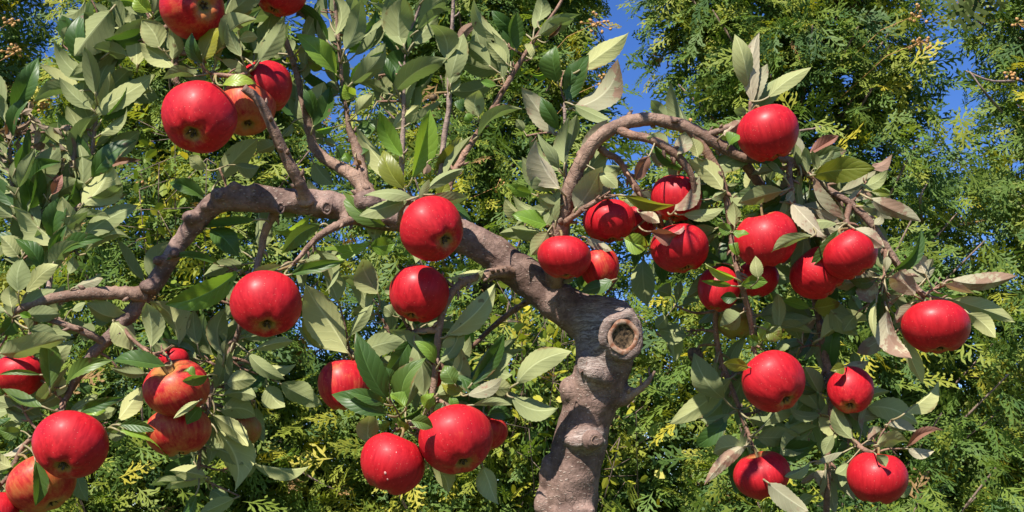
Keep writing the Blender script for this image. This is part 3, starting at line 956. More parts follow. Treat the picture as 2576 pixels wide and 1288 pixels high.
# ================================================================ apples
def near_skel(x, y, d=None, wd=0.0, lim=None):
    best, bi = 1e9, -1
    for i, (a, b, c, r) in enumerate(SK[:lim] if lim else SK):
        if i < SK_TRUNK: continue
        q = (a - x) ** 2 + (b - y) ** 2
        if d is not None:
            q += ((c - d) / S(D0) * wd) ** 2
        q = math.sqrt(q) - r * .5
        if q < best: best, bi = q, i
    return best, SK[bi]


def auto_twig(x0, y0, d0, r0, x1, y1, d1, r1=3.0):
    """slender spur from a skeleton place to a cluster"""
    sag = rnd.uniform(-.12, .12)
    L = math.hypot(x1 - x0, y1 - y0)
    mx, my = (x0 + x1) / 2 - (y1 - y0) * sag, (y0 + y1) / 2 + (x1 - x0) * sag
    pts = [(x0, y0, (d0 - D0) * 100, r0), (mx, my, ((d0 + d1) / 2 - D0) * 100, (r0 + r1) / 2), (x1, y1, (d1 - D0) * 100, r1)]
    return branch('twig', pts, M_TWIG, 6, 7, .35, .8)


def apple_mesh(rx, zs, seed):
    r = random.Random(seed)
    NT, NP = 30, 44
    vs, pol, fs = [], [], []
    ph = r.uniform(0, 6.28)
    skew = (r.uniform(-.07, .07), r.uniform(-.07, .07))
    lob = r.uniform(.015, .045)
    for i in range(NT + 1):
        th = math.pi * i / NT
        for k in range(NP):
            a = 2 * math.pi * k / NP
            s, c = math.sin(th), math.cos(th)
            rr = abs(s) ** .92
            rr *= 1 + .075 * c - .02 * math.cos(2 * th)
            z = .90 * c
            if c > 0: z -= .40 * math.exp(-(rr / .26) ** 2)
            else: z += .26 * math.exp(-(rr / .24) ** 2) + .05 * math.exp(-(rr / .5) ** 2)
            five = math.cos(5 * a + ph)
            rr *= 1 + lob * five * (.35 + .65 * max(0, -c)) * s + .02 * math.cos(2 * a + ph * 2)
            if c < 0: z -= .035 * five * math.exp(-((rr - .40) / .2) ** 2)
            x, y = rr * math.cos(a), rr * math.sin(a)
            z += skew[0] * x + skew[1] * y
            vs.append((x * rx, y * rx, z * rx * zs))
            pol.append((s * math.cos(a), s * math.sin(a), c))
    for i in range(NT):
        for k in range(NP):
            k2 = (k + 1) % NP
            fs.append((i * NP + k, (i + 1) * NP + k, (i + 1) * NP + k2, i * NP + k2))
    return vs, pol, fs


APPLES_DONE = []


def apple(x, y, rx, ry, cal, off, yel, label, specks=()):
    d = D0 + off / 100.0
    s = S(d)
    R = rx * s
    seed = int(x * 7 + y * 13)
    r = random.Random(seed)
    if cal is None:
        v = Vector((r.uniform(-.3, .3), -.92, r.uniform(.0, .35)))
    else:
        a, b = cal[0] / (rx * .86), cal[1] / (ry * .86)
        q = a * a + b * b
        if q > .96:
            k = math.sqrt(.96 / q); a *= k; b *= k; q = .96
        v = Vector((a, -b, math.sqrt(1 - q) * (cal[2] if len(cal) > 2 else 1)))
    axis = (RGT * v.x + UPV * v.y - FWD * v.z).normalized()      # towards the calyx
    ratio = ry / rx
    up_part = abs(v.y)
    zs = 1.0 + (ratio - .93) * (.9 if up_part > .6 else .4)
    vs, pol, fs = apple_mesh(R, zs, seed)
    rot = (-axis).to_track_quat('Z', 'Y').to_matrix().to_4x4()
    spin = Matrix.Rotation(r.uniform(0, 6.28), 4, 'Z')
    o = mesh_obj('apple', vs, fs, M_APPLE)
    at = o.data.attributes.new('polar', 'FLOAT_VECTOR', 'POINT')
    at.data.foreach_set('vector', [c for p in pol for c in p])
    o.matrix_world = Matrix.Translation(P(x, y, d)) @ rot @ spin
    o.color = (yel, 0, 0, 1)
    tag(o, label, 'apple', 'apples hanging on the tree')
    # dried calyx in its basin
    vv, ff = [], []
    zb = -.60 * R * zs
    for k in range(5):
        a = 2 * math.pi * k / 5 + r.uniform(-.2, .2)
        e = Vector((math.cos(a), math.sin(a), 0)); t = Vector((-e.y, e.x, 0))
        z = Vector((0, 0, -1))
        L = R * r.uniform(.12, .18)
        b0 = Vector((0, 0, zb)) + e * R * .03
        m_ = b0 + e * L * .55 + z * L * .75
        tip = b0 + e * L * r.uniform(.1, .9) + z * L * r.uniform(1.0, 1.5)
        i0 = len(vv)
        w_ = R * .045
        vv += [b0 + t * w_, b0 - t * w_, m_ - t * w_ * .9, m_ + t * w_ * .9, tip, m_ + z * .0006 + e * .0012]
        ff += [(i0, i0 + 1, i0 + 2, i0 + 3), (i0 + 3, i0 + 2, i0 + 4), (i0 + 2, i0 + 3, i0 + 5)]
    tube([Vector((0, 0, zb + R * .12)), Vector((0, 0, zb - R * .02)), Vector((0, 0, zb - R * .05))], [R * .10, R * .085, R * .03], 8, .3, 1, vv, ff)
    mesh_obj('calyx', vv, ff, M_CALYX, o)
    # stalk from the upper basin to the spur that bears it
    Mi = o.matrix_world.inverted()
    start = Vector((0, 0, .42 * R * zs))
    topw = o.matrix_world @ Vector((0, 0, .98 * R * zs))
    cx, cy, cd = camspace(topw)
    dist, (sx, sy, sd, sr) = near_skel(cx, cy, cd, .6)
    if dist > 75:
        tx, ty = cx + (sx - cx) * min(.4, 40 / dist), cy + (sy - cy) * min(.4, 40 / dist)
        td = cd + (sd - cd) * .35
        auto_twig(sx, sy, sd, 5.5, tx, ty, td, 3.5)
        sx, sy, sd = tx, ty, td
    end = Mi @ P(sx, sy, sd)
    mid = Vector((0, 0, 1.06 * R * zs)).lerp(end, .25)
    q = catmull([tuple(start), tuple(start.lerp(mid, .5)), tuple(mid), tuple(end)], 4)
    vv, ff = tube([Vector(p) for p in q], [.0016] * (len(q) - 1) + [.0022], 7, .2, seed)
    mesh_obj('stalk', vv, ff, M_STEM, o)
    for (dx, dy, sr_) in specks:
        zz = math.sqrt(max(.05, 1 - (dx / rx) ** 2 - (dy / ry) ** 2))
        pw = P(x + dx, y + dy, d - R * zz * 1.02)
        # drop it onto the skin along the line of sight
        o_me = BVHTree.FromPolygons([o.matrix_world @ v_.co for v_ in o.data.vertices], [tuple(p_.vertices) for p_ in o.data.polygons])
        dr = (P(x + dx, y + dy, 1.0) - CAM).normalized()
        h, n, _, _ = o_me.ray_cast(CAM, dr)
        if h is None: continue
        bm = bmesh.new(); bmesh.ops.create_icosphere(bm, subdivisions=2, radius=sr_ * s)
        nq = n.to_track_quat('Z', 'Y')
        vv = []
        for v_ in bm.verts:
            vv.append(Mi @ (h + nq @ Vector((v_.co.x, v_.co.y * 1.3, v_.co.z * .35))))
        ff = [tuple(v_.index for v_ in f_.verts) for f_ in bm.faces]
        bm.free()
        mesh_obj('pale_speck', vv, ff, M_DROP, o)
    APPLES_DONE.append((x, y, rx, ry, d, R))
    return o


APPLES = [
    (486, 18, 81, 76, (46, 6), -3, .38, 'orange-flushed red apple high on the tree, resting on a yellowing leaf'),
    (704, -18, 66, 63, None, 3, .22, 'red apple at the tip of the long dark upright branch'),
    (500, 297, 91, 89, (-3, 49), -8, .05, 'big glossy red apple in front of a pair, beside the bare upright stub'),
    (622, 272, 70, 74, (10, 50), -1, .62, 'orange-bellied apple squeezed behind the big glossy red one'),
    (664, 222, 73, 69, (20, 55), 1, .18, 'red apple crossed by the bare grey upright stub'),
    (1088, 577, 82, 78, (42, 30), -10, .06, 'bright red apple hanging in front of the thick limb'),
    (1054, 740, 75, 76, (-18, 58), -4.5, .06, 'dark red apple hanging shaded directly under the one before the limb'),
    (670, 766, 86, 83, (12, 54), -8, .08, 'large red apple hanging alone below the limb beside a curled green leaf'),
    (866, 968, 63, 73, None, -2, .36, 'orange-speckled red apple half hidden by a long glossy green leaf'),
    (987, 1168, 83, 79, (-24, 62), -9, .07, 'red apple with pale water specks, lower of the touching pair', ((-18, 22, 3.2), (-12, 38, 2.2), (10, -30, 1.4))),
    (1148, 1107, 92, 87, (24, 55), -10, .08, 'largest red apple of the touching pair, with a leaf shadow on its shoulder'),
    (1224, 1086, 52, 46, None, -2, .42, 'orange-red apple peeping out behind the largest red apple'),
    (1088, 945, 38, 38, None, 3, .15, 'red apple buried among leaves above the touching pair'),
    (1420, 648, 67, 57, (6, 50), -6.5, .08, 'flattened red apple hanging over the shaded part of the thick limb'),
    (1533, 557, 66, 57, (5, 60), -2, .07, 'tilted red apple beneath the rise of the arching branch'),
    (1510, 674, 50, 56, None, -3, .4, 'striped orange apple tucked behind the flattened red apple'),
    (1612, 552, 44, 44, None, 3, .2, 'sliver of red apple behind the tilted one and a dry leaf'),
    (1711, 626, 71, 64, None, -5, .12, 'red apple with a withered brown leaf lying on its top'),
    (1700, 500, 64, 62, None, -3, .15, 'red apple inside the arch half covered by a hanging spotted leaf'),
    (1933, 336, 76, 75, None, -9, .05, 'red apple perched on top of the arching branch'),
    (1927, 604, 76, 76, None, -8, .1, 'red apple with dark stem shadows hanging below the arch'),
    (1905, 702, 52, 50, None, -3, .12, 'shaded red apple below the one marked by stem shadows'),
    (1808, 727, 53, 67, None, -3, .12, 'streaky red apple behind small bright green leaves on a hanging twig'),
    (2059, 688, 72, 66, (40, 40), -6, .08, 'red apple with rippled leaf shadows between two others'),
    (2141, 640, 71, 61, (30, 45), -10, .12, 'red apple with a pale pink leaf lying over its side'),
    (1850, 808, 50, 48, None, 3, 1.0, 'yellow-green unripe apple in deep shade under the red cluster'),
    (2355, 823, 83, 68, (5, 56), -8, .05, 'broad red apple hanging from the very tip of the arching branch'),
    (1947, 961, 79, 76, (28, 46), -9, .1, 'red apple with a dark shadow on its side above a long pale leaf'),
    (2140, 982, 55, 63, (-10, 40), -4, .2, 'small red apple streaked by twig shadows on the dark hanging branch'),
    (1917, 1196, 69, 60, None, -4, .05, 'deep red shaded apple low behind a spotted leaf'),
    (2207, 1203, 75, 70, (-10, 62), -9, .07, 'red apple with a small pale leaf pasted on its face'),
    (177, 1121, 90, 83, (-2, 49), -9, .06, 'big red apple in front of an orange one, low on the bending limb'),
    (106, 1218, 84, 72, (40, 50), -3, .58, 'orange apple with a bright green leaf hanging across it'),
    (-8, 1288, 52, 54, None, -4, .15, 'red apple mostly hidden low beneath the orange apple with the hanging leaf'),
    (48, 944, 62, 56, None, 0, .15, 'dark red apple half hidden behind upright green leaves'),
    (446, 978, 79, 74, (22, 52, -1), -5, .5, 'orange-red apple with its yellow hollow showing, above another'),
    (438, 905, 36, 32, None, 1, .1, 'crimson apple top peeping over the one with the yellow hollow'),
    (448, 1086, 80, 64, None, -2, .55, 'orange-green apple hanging directly beneath the one with the yellow hollow'),
    (612, 1082, 46, 42, None, 6, .85, 'green unripe apple shaded behind dark drooping leaves'),
]
for a in APPLES:
    apple(*a)

for a in [(1750, 894, 19, 22, None, 2, .3, 'shrivelled brown fruit hanging in shade beneath dark drooping leaves'),
          (1090, 246, 11, 10, None, 7, .2, 'tiny dried dark fruit on a side twig between upright shoots')]:
    o = apple(*a)
    o.data.materials[0] = M_CALYX
    o['group'] = 'withered fruit left on the tree'
    for v in o.data.vertices:
        v.co *= 1 + .22 * noise.noise(v.co * 120)

# ================================================================ leaves
PROF_U = [0, .04, .12, .25, .40, .55, .70, .83, .93, 1.0]
PROF_W = [.02, .20, .52, .85, 1.0, .98, .82, .54, .25, 0.0]
PROF_W2 = [.03, .16, .45, .78, .97, 1.0, .86, .58, .24, 0.0]


def leaf_geom(base, tip, width, nrm, r, node=None, dead=False, bend=None, fold=None):
    """blade with petiole; nrm points out of the glossy upper side"""
    L3 = tip - base
    L = L3.length
    ex = L3 / L
    ez = (nrm - ex * nrm.dot(ex)).normalized()
    ey = ez.cross(ex)
    NU = 22
    if bend is None:
        bend = r.choice((-1, 1, 1)) * r.uniform(.03, .2) if not dead else r.uniform(-.1, .3)
    if fold is None:
        fold = r.choice((r.uniform(.1, .4), r.uniform(.35, .85))) if not dead else r.uniform(.3, 1.1)
    cf, sf = math.cos(fold), math.sin(fold)
    cup = r.uniform(-.1, .5)
    wa = r.uniform(.03, .14) * (2.2 if dead else 1)
    wf = r.uniform(5, 11); p1, p2 = r.uniform(0, 6.28), r.uniform(0, 6.28)
    tw = r.uniform(-.8, .8) * (2 if dead else 1)
    curve = r.uniform(-.13, .13)
    tipdrop = r.uniform(-.1, .5)
    prof = PROF_W if r.random() < .65 else PROF_W2
    hw = width / 2
    vs, uv, fs = [], [], []
    HV = 4                                   # columns per half; the halves meet in a crease at the midrib
    for i in range(NU + 1):
        u = i / NU
        w = np.interp(u, PROF_U, prof) * hw
        a = tw * (u - .4)
        for sg in (-1, 1):
            for k in range(HV):
                av = k / (HV - 1)
                v = sg * av
                ser = 1.0
                if av > .99 and 0 < i < NU:
                    ser = 1 + (.035 if i % 2 else -.03)
                y = v * w * ser * cf
                z = sf * av * w * (1 - cup * av) + wa * hw * av * av * math.sin(wf * u + (p1 if v > 0 else p2))
                y2, z2 = y * math.cos(a) - z * math.sin(a), y * math.sin(a) + z * math.cos(a)
                z2 += 4 * u * (1 - u) * bend * L - tipdrop * L * max(0, u - .6) ** 2 * 2
                y2 += curve * L * 4 * u * (1 - u)
                vs.append(base + ex * (u * L) + ey * y2 + ez * z2)
                uv.append((u, (v + 1) / 2))
    for i in range(NU):
        for h_ in range(2):
            for k in range(HV - 1):
                q = i * 2 * HV + h_ * HV + k
                f_ = (q, q + 2 * HV, q + 2 * HV + 1, q + 1)
                fs.append(f_ if h_ else f_[::-1])
    # petiole
    if node is not None:
        ctrl = base - ex * min((node - base).length * .5, L * .25)
        pts = []
        for i in range(6):
            t = i / 5
            pts.append(base * (1 - t) ** 2 + ctrl * 2 * t * (1 - t) + node * t * t)
        b = len(vs)
        rad = min(.0013, .0006 + L * .010)
        tube([base + ex * L * .05 - ez * rad * .4] + pts, [rad * .6] + [rad] * 5 + [rad * 1.35], 6, 0, 0, vs, fs)
        uv += [(-.2, .5)] * (len(vs) - b)
    return vs, fs, uv


def clear_apples(B, T, W, front):
    """depth shift that lifts a leaf in front of, or slips it behind, the apples it overlaps in view"""
    shift = 0.0
    for t in (0.0, .2, .4, .6, .8, 1.0):
        p = B.lerp(T, t)
        x, y, d = camspace(p)
        for (ax, ay, rx, ry, ad, R) in APPLES_DONE:
            q = ((x - ax) / rx) ** 2 + ((y - ay) / ry) ** 2
            if q < 1.0:
                surf = R * math.sqrt(1 - q)
                if front:
                    shift = min(shift, ad - surf - .010 - d)
                elif q < .9 or t in (.4, .6):
                    shift = max(shift, ad + surf * .35 + .006 - d)
    return shift


LEAVES = []
OFFS = {0: (0, 0), 1: (644, 0), 2: (1288, 0), 3: (1932, 0), 4: (0, 644), 5: (644, 644), 6: (1288, 644), 7: (1932, 644)}


def L_(tile, text):
    ox, oy = OFFS[tile]
    for ln in text.strip().splitlines():
        for it in ln.split(';'):
            w = it.split()
            if len(w) < 6: continue
            bx, by, tx, ty, wd = [float(q) / 2 for q in w[:5]]
            LEAVES.append((bx + ox, by + oy, tx + ox, ty + oy, wd, w[5], w[6] if len(w) > 6 else ''))


# blade base, blade tip, breadth, kind (u underside, t upper side, g green painted sunlit-bright, y yellowing, r spotted, b withered), F in front / B behind
L_(0, '''440 520 190 310 95 u; 455 570 545 350 75 u; 470 580 800 380 105 u; 545 450 668 330 90 u; 600 520 770 460 50 u; 440 720 330 525 95 u
500 680 660 555 75 u; 480 740 605 650 48 u; 520 800 705 660 105 u; 415 1030 548 790 190 u F; 150 975 310 735 130 u F; 335 745 175 615 80 u
95 950 80 800 55 u; 200 1060 50 930 110 u; 210 1060 210 890 100 u; 310 1240 70 1040 125 u F; 335 1265 310 990 145 u F; 420 1200 705 1040 105 u F
440 1040 640 970 55 r; 420 1280 680 1190 80 u; 90 1290 0 1190 115 u; 500 880 720 810 45 b; 70 650 165 590 36 b; 60 720 0 650 55 b; 150 740 230 720 42 b
220 850 300 930 55 b; 260 980 310 880 62 b; 370 820 350 680 52 b; 40 700 60 560 44 b; 20 820 -20 700 60 b; 180 700 120 640 40 b
430 0 310 80 60 u; 560 50 372 280 180 u F; 690 20 540 30 62 g; 640 280 460 240 88 u F; 690 330 692 110 100 u F; 870 345 700 230 100 u; 800 240 710 100 130 u
870 300 860 130 85 u; 510 370 420 240 100 u; 545 220 470 180 90 u; 1020 300 1100 130 125 y F; 1120 240 1290 95 135 u F; 1140 100 1285 10 95 u; 990 310 970 210 62 u
1110 300 1275 385 82 u F; 1120 430 1290 415 58 g F; 1200 200 1300 190 60 u; 870 400 910 330 50 u; 690 120 605 150 52 g; 640 150 560 -20 120 u; 760 60 680 -30 90 g
1035 850 950 780 66 u; 1030 1000 850 910 105 t; 1090 920 1300 700 135 u B; 1180 830 1310 840 90 u B; 1290 1105 960 1135 68 t F; 1060 1150 1200 1290 115 t
900 200 990 120 80 u; 940 330 880 220 90 u B; 320 200 340 130 50 u; 560 330 600 280 70 u; 1250 60 1180 -30 80 u; 1150 480 1230 530 70 u B''')
L_(1, '''280 60 200 75 62 b; 410 380 200 165 110 g F; 450 230 505 -25 135 u; 400 180 365 -60 75 u; 735 240 742 -25 168 u; 840 170 965 -15 135 u; 960 300 895 115 135 u
480 420 655 215 105 u; 640 500 580 310 115 u; 690 480 960 300 112 u; 690 380 730 240 125 t; 975 470 980 330 98 u; 1120 590 1120 450 104 u; 690 640 825 530 92 u
500 580 595 470 72 u; 300 560 330 410 112 u; 700 930 490 660 95 u F; 740 790 622 560 125 g F; 745 950 640 750 112 y F; 785 900 885 550 138 g F; 655 1140 430 965 100 t F
720 1050 590 1000 92 r F; 905 860 1035 690 112 y; 950 890 1083 680 75 u; 920 985 955 900 84 y F; 820 1010 872 900 42 u; 585 1215 205 1240 82 g F; 270 1085 78 1155 72 g
330 1130 135 1290 84 t; 575 1240 700 1225 95 g F; 600 1100 590 1205 92 u; 385 640 300 662 44 g; 490 760 570 755 50 t; 1050 560 998 510 62 t; 1090 610 1058 570 50 g
1210 430 1130 410 42 g; 1180 335 1020 205 88 u; 1262 320 1165 210 84 u; 1250 210 1088 -5 105 u; 1010 215 1112 110 58 b; 290 820 385 930 95 u; 100 720 0 765 95 u B
420 800 400 730 60 t; 470 820 440 770 50 g; 250 330 270 220 70 u; 130 300 60 180 100 u B; 100 200 20 130 90 u B; 330 350 260 300 90 y; 180 620 130 690 60 u
560 600 530 700 90 t; 870 760 900 700 60 u; 500 480 440 430 80 g; 590 420 510 380 100 u B; 380 520 320 470 90 u B; 640 360 700 300 90 t B; 860 820 850 880 44 b F
510 180 470 250 60 g B; 340 700 400 730 50 u; 180 270 120 210 70 u B; 400 400 380 500 80 u B; 200 1090 130 1030 60 u; 500 790 530 830 50 b''')
L_(2, '''330 360 597 172 112 u; 310 540 542 300 132 r; 230 410 205 235 125 t; 270 480 300 318 84 t; 210 675 48 440 122 r; 190 352 100 382 48 g; 100 292 60 220 72 u
20 250 30 60 110 t; 130 110 150 -30 84 u; 180 205 250 110 42 b; 240 950 118 705 172 r; 210 960 38 790 112 u; 230 1030 130 970 84 u; 100 975 -20 930 64 g; 190 1060 0 990 74 u
180 1130 5 1070 95 g; 180 1165 92 1285 94 u; 345 765 482 600 84 r; 320 1050 445 830 142 r; 440 870 532 950 74 u; 905 690 803 410 112 u B; 790 595 700 498 64 u B
835 775 875 665 84 r; 790 740 675 690 64 u; 690 785 620 910 92 b; 935 790 905 695 84 u; 565 985 818 1038 82 y F; 720 950 822 960 62 t; 820 1060 945 885 112 r F
1060 955 883 805 112 u; 860 1080 1070 1048 64 u F; 700 1165 868 1145 112 b F; 640 1070 742 1120 64 r F; 565 1200 690 1235 112 g F; 370 1195 505 1262 52 r F
1110 1168 1038 1130 62 g F; 1110 1170 1192 1165 44 g F; 1150 1140 1245 1070 62 g; 1120 1140 1110 1010 72 u; 1190 450 1124 172 102 u; 1210 520 1240 168 95 r; 1215 530 1295 335 74 r
1095 730 1145 680 72 g F; 1180 570 1115 550 52 u; 1060 680 1162 605 72 r; 1245 1010 1190 830 125 u B; 930 770 910 690 74 u; 50 1090 -40 1000 90 u B; 480 1010 430 930 80 r B
60 660 20 600 50 u B; 760 830 700 760 60 r B; 880 1000 960 1010 70 r; 1000 1000 1080 960 60 u; 640 1000 560 1010 50 u''')
L_(3, '''0 490 220 338 84 u; 210 770 358 682 84 b; 160 860 150 718 54 u; 200 870 188 738 52 u; 230 850 272 800 42 u; 262 840 338 752 42 u; 225 882 545 850 128 y F
520 845 624 785 64 b; 250 870 408 788 34 b; 470 935 602 858 72 u; 225 890 412 1105 114 r F; 515 1000 768 1112 104 r F; 400 1000 532 988 54 r; 520 965 622 980 42 y
120 1020 288 1195 114 r F; 70 1080 58 900 72 u; 130 960 90 1010 60 r; 435 1150 585 1245 118 r F; 535 1130 572 1075 42 r; 230 1050 372 1130 54 r; 222 1190 18 1268 64 u F
60 820 -30 900 130 u B; 330 940 420 1000 70 u B; 160 1000 240 1080 60 u B; 300 1120 350 1060 60 r B; 20 960 -30 1060 60 r; 90 1000 40 1130 60 u; 340 1180 260 1240 60 r B; 100 870 60 840 40 b''')
L_(4, '''130 190 292 45 84 u; 95 180 120 8 122 u; 60 260 50 150 92 u; 70 300 0 400 90 t; 370 160 522 115 54 r; 420 130 512 90 44 u; 345 90 372 0 54 u; 360 270 432 235 42 u
0 490 350 380 122 u F; 650 300 438 230 122 u; 560 320 470 300 72 u B; 570 330 655 482 132 u; 760 460 740 230 142 u; 900 450 778 218 155 u B; 1010 490 920 288 152 u B; 1080 500 1010 290 122 u B
1120 480 1200 298 112 u B; 1195 78 832 250 135 g F; 1110 50 818 18 54 t F; 1090 190 1162 130 44 y; 250 665 234 386 114 t F; 265 600 372 420 92 u; 205 598 -10 600 32 t F; 218 758 12 655 92 t F
330 655 562 522 84 t F; 290 705 312 600 72 u F; 835 552 565 510 92 t F; 960 520 780 450 84 u; 740 590 560 560 72 u; 985 600 922 575 54 g F; 1045 600 918 640 64 t F
400 788 628 708 72 t F; 430 790 535 775 64 g; 590 830 722 660 94 u B; 520 880 602 850 54 u; 600 880 862 1015 118 g F; 600 850 782 880 64 t F; 540 900 655 890 94 u B
105 880 -10 868 72 t; 150 910 2 1002 54 r; 175 990 0 1115 92 t; 178 1030 182 1258 98 t F; 390 1090 440 1238 94 u B; 1000 730 872 818 46 u F; 1010 760 938 850 72 t F
1070 800 1252 960 114 u F; 1090 880 1190 1185 182 u; 980 960 1000 1092 74 u B; 1040 1125 828 1172 84 u; 1035 1110 850 1080 94 u; 1110 780 1292 800 122 u; 1140 640 1295 622 104 u
1120 700 1296 705 92 u; 1180 1220 1000 1300 90 u; 1200 1070 1295 1050 122 u; 20 700 -40 640 80 t; 100 780 30 860 90 u B; 150 810 80 760 70 u B; 60 1060 -30 980 80 u; 110 640 40 560 80 u B
400 640 460 690 60 t; 330 730 350 640 60 u B; 60 560 0 470 100 u B; 480 400 400 360 90 u B; 200 330 160 420 60 u; 160 310 100 290 50 g; 30 1180 -20 1120 70 u; 620 560 700 480 100 u B
860 700 960 720 60 u B; 1180 560 1290 520 100 u B; 1060 1180 1140 1250 90 u B; 700 320 620 270 80 u B''')
L_(5, '''170 95 450 25 92 t F; 465 490 228 150 192 u F; 420 480 240 280 112 u; 410 230 330 70 132 u; 560 280 430 90 122 u; 612 190 520 18 132 u; 475 400 592 230 84 u F; 600 330 480 270 92 u
690 300 645 255 82 u; 590 460 662 358 84 u F; 662 720 508 380 132 t F; 662 800 382 690 112 t F; 645 745 450 680 74 t F; 750 770 852 512 112 t F; 752 760 680 688 84 g F; 760 880 698 800 92 g F
780 830 892 862 92 t F; 900 540 798 428 72 g F; 860 770 892 688 84 g; 1080 650 1252 398 104 t F; 1120 620 1295 498 114 u; 1050 640 1040 480 74 u F; 1000 645 948 550 92 t F; 1045 692 930 640 72 y F
1060 700 1245 620 74 r F; 930 460 1012 378 92 u; 1000 560 1000 450 64 u; 970 110 1155 80 104 u; 960 400 1212 150 155 u; 1060 440 1092 380 54 g; 1170 640 1292 655 84 u; 1090 750 1292 740 44 u
1160 800 1294 805 84 t F; 560 940 572 788 114 u; 650 880 620 830 64 g; 880 1030 978 1192 122 u; 1140 1060 1205 1255 118 u; -10 470 195 430 84 u; 0 560 205 550 74 u; 120 640 335 750 122 u
60 650 140 765 112 u; 0 760 40 935 84 u; -20 1045 272 1075 94 u; 670 640 650 560 60 t; 830 690 780 600 80 u B; 1200 560 1290 600 70 u B; 340 440 280 360 90 u B; 980 700 1010 780 50 g; 720 200 680 120 90 u B
940 740 900 800 60 t; 1210 700 1300 700 80 r''')
L_(6, '''20 645 312 485 122 u; 0 712 228 770 122 u F; 660 20 680 255 152 u B; 720 20 735 105 90 u B; 505 122 348 172 74 t F; 1105 612 782 838 122 u F; 1160 610 1060 825 102 u; 1120 640 958 832 122 u B
1192 560 1062 542 64 y F; 1240 440 1178 408 64 g F; 1242 430 1292 335 84 g F; 1122 112 972 38 64 g F; 1105 150 952 125 34 g F; 1132 212 1048 208 64 t F; 1150 150 1288 132 74 g F; 1240 112 1228 0 64 u F
1150 290 1048 355 122 u F; 1170 960 1008 985 112 u; 1182 950 968 1152 74 r F; 880 400 738 370 112 u B; 850 380 828 532 84 u B; 1240 760 1300 905 80 u B; 800 200 730 170 90 u B; 830 230 850 120 60 u B; 1140 0 1090 -60 70 g F
1050 560 960 640 90 u B; 780 300 720 360 70 u B; 860 250 940 230 70 u B; 1190 760 1130 850 80 u B; 250 140 300 60 60 r; 1220 960 1290 900 70 u B; 1260 800 1200 700 80 u B''')
L_(7, '''50 372 48 188 104 u F; -10 370 68 420 92 y F; 210 262 78 222 54 g F; 232 262 364 235 104 y F; 262 418 525 315 142 u F; 262 692 184 548 112 u F; 300 740 392 942 132 u; 200 680 212 932 132 u B
190 830 0 942 122 u B; 200 900 58 1002 104 u B; 400 120 562 78 74 u; 742 200 598 105 122 r; 552 130 458 222 104 r; 600 270 712 522 114 r F; 545 230 540 412 42 u F; 722 240 636 335 64 r F
680 400 782 642 104 u; 600 400 448 492 84 r; 915 120 1252 92 112 r; 890 140 1038 192 54 r; 918 215 1244 325 94 u; 1010 290 1145 412 94 u; 790 90 740 -5 90 r; 800 100 830 10 60 r; 600 0 590 82 42 r F
390 552 508 530 54 r; 382 560 318 575 64 y F; 490 730 614 680 74 u; 690 790 862 638 114 u; 500 760 745 852 122 u; 600 850 755 885 94 r; 500 930 592 868 64 r; 550 950 705 930 84 u
700 960 884 878 84 b; 700 970 838 980 54 r; 545 1000 592 1062 64 u F; 210 1040 82 1108 64 u F; 262 1090 162 1142 54 r; 310 1090 262 1172 82 r; 400 1040 338 1092 64 u; 0 1140 205 1285 112 r F
230 1210 158 1262 54 u; 640 1190 724 1160 80 u B; 440 300 380 380 80 u B; 160 420 100 330 90 u B; 430 820 520 880 70 u B; 460 560 430 480 60 u B; 350 1100 400 1180 70 u B; 180 380 240 310 70 r
420 200 470 280 80 u B; 120 560 60 640 70 u B; 640 300 700 380 60 r B; 330 900 280 1000 60 u; 250 1250 330 1200 70 u B''')

rk = random.Random(5)
for (cx_, cy_, n_, sp_) in [(28, 330, 12, 34), (70, 355, 8, 30), (125, 425, 10, 26), (60, 300, 5, 22), (170, 360, 4, 18), (180, 400, 4, 16), (10, 400, 6, 25)]:
    for _ in range(n_):
        bx_, by_ = cx_ + rk.gauss(0, sp_), cy_ + rk.gauss(0, sp_ * .8)
        an_ = rk.uniform(0, 6.28); ln_ = rk.uniform(16, 42)
        LEAVES.append((bx_, by_, bx_ + ln_ * math.cos(an_), by_ + ln_ * math.sin(an_), rk.uniform(10, 26), 'k', ''))

# spurs for leaf clusters that sit away from any branch
far = []
for i, lf in enumerate(LEAVES):
    dx, dy = lf[0] - lf[2], lf[1] - lf[3]
    ln = math.hypot(dx, dy)
    nx, ny = lf[0] + dx / ln * 14, lf[1] + dy / ln * 14
    dist, _ = near_skel(nx, ny)
    if dist > 42: far.append((nx, ny))
while far:
    cx, cy = far[0]
    grp = [f for f in far if math.hypot(f[0] - cx, f[1] - cy) < 55]
    mx, my = sum(f[0] for f in grp) / len(grp), sum(f[1] for f in grp) / len(grp)
    dist, (sx, sy, sd, sr) = near_skel(mx, my, None, 0, NSK_MAIN)
    auto_twig(sx, sy, sd, min(4.5, max(2.4, sr * .6)), mx, my, sd + rnd.uniform(-.01, .015), 2.4)
    far = [f for f in far if f not in grp]

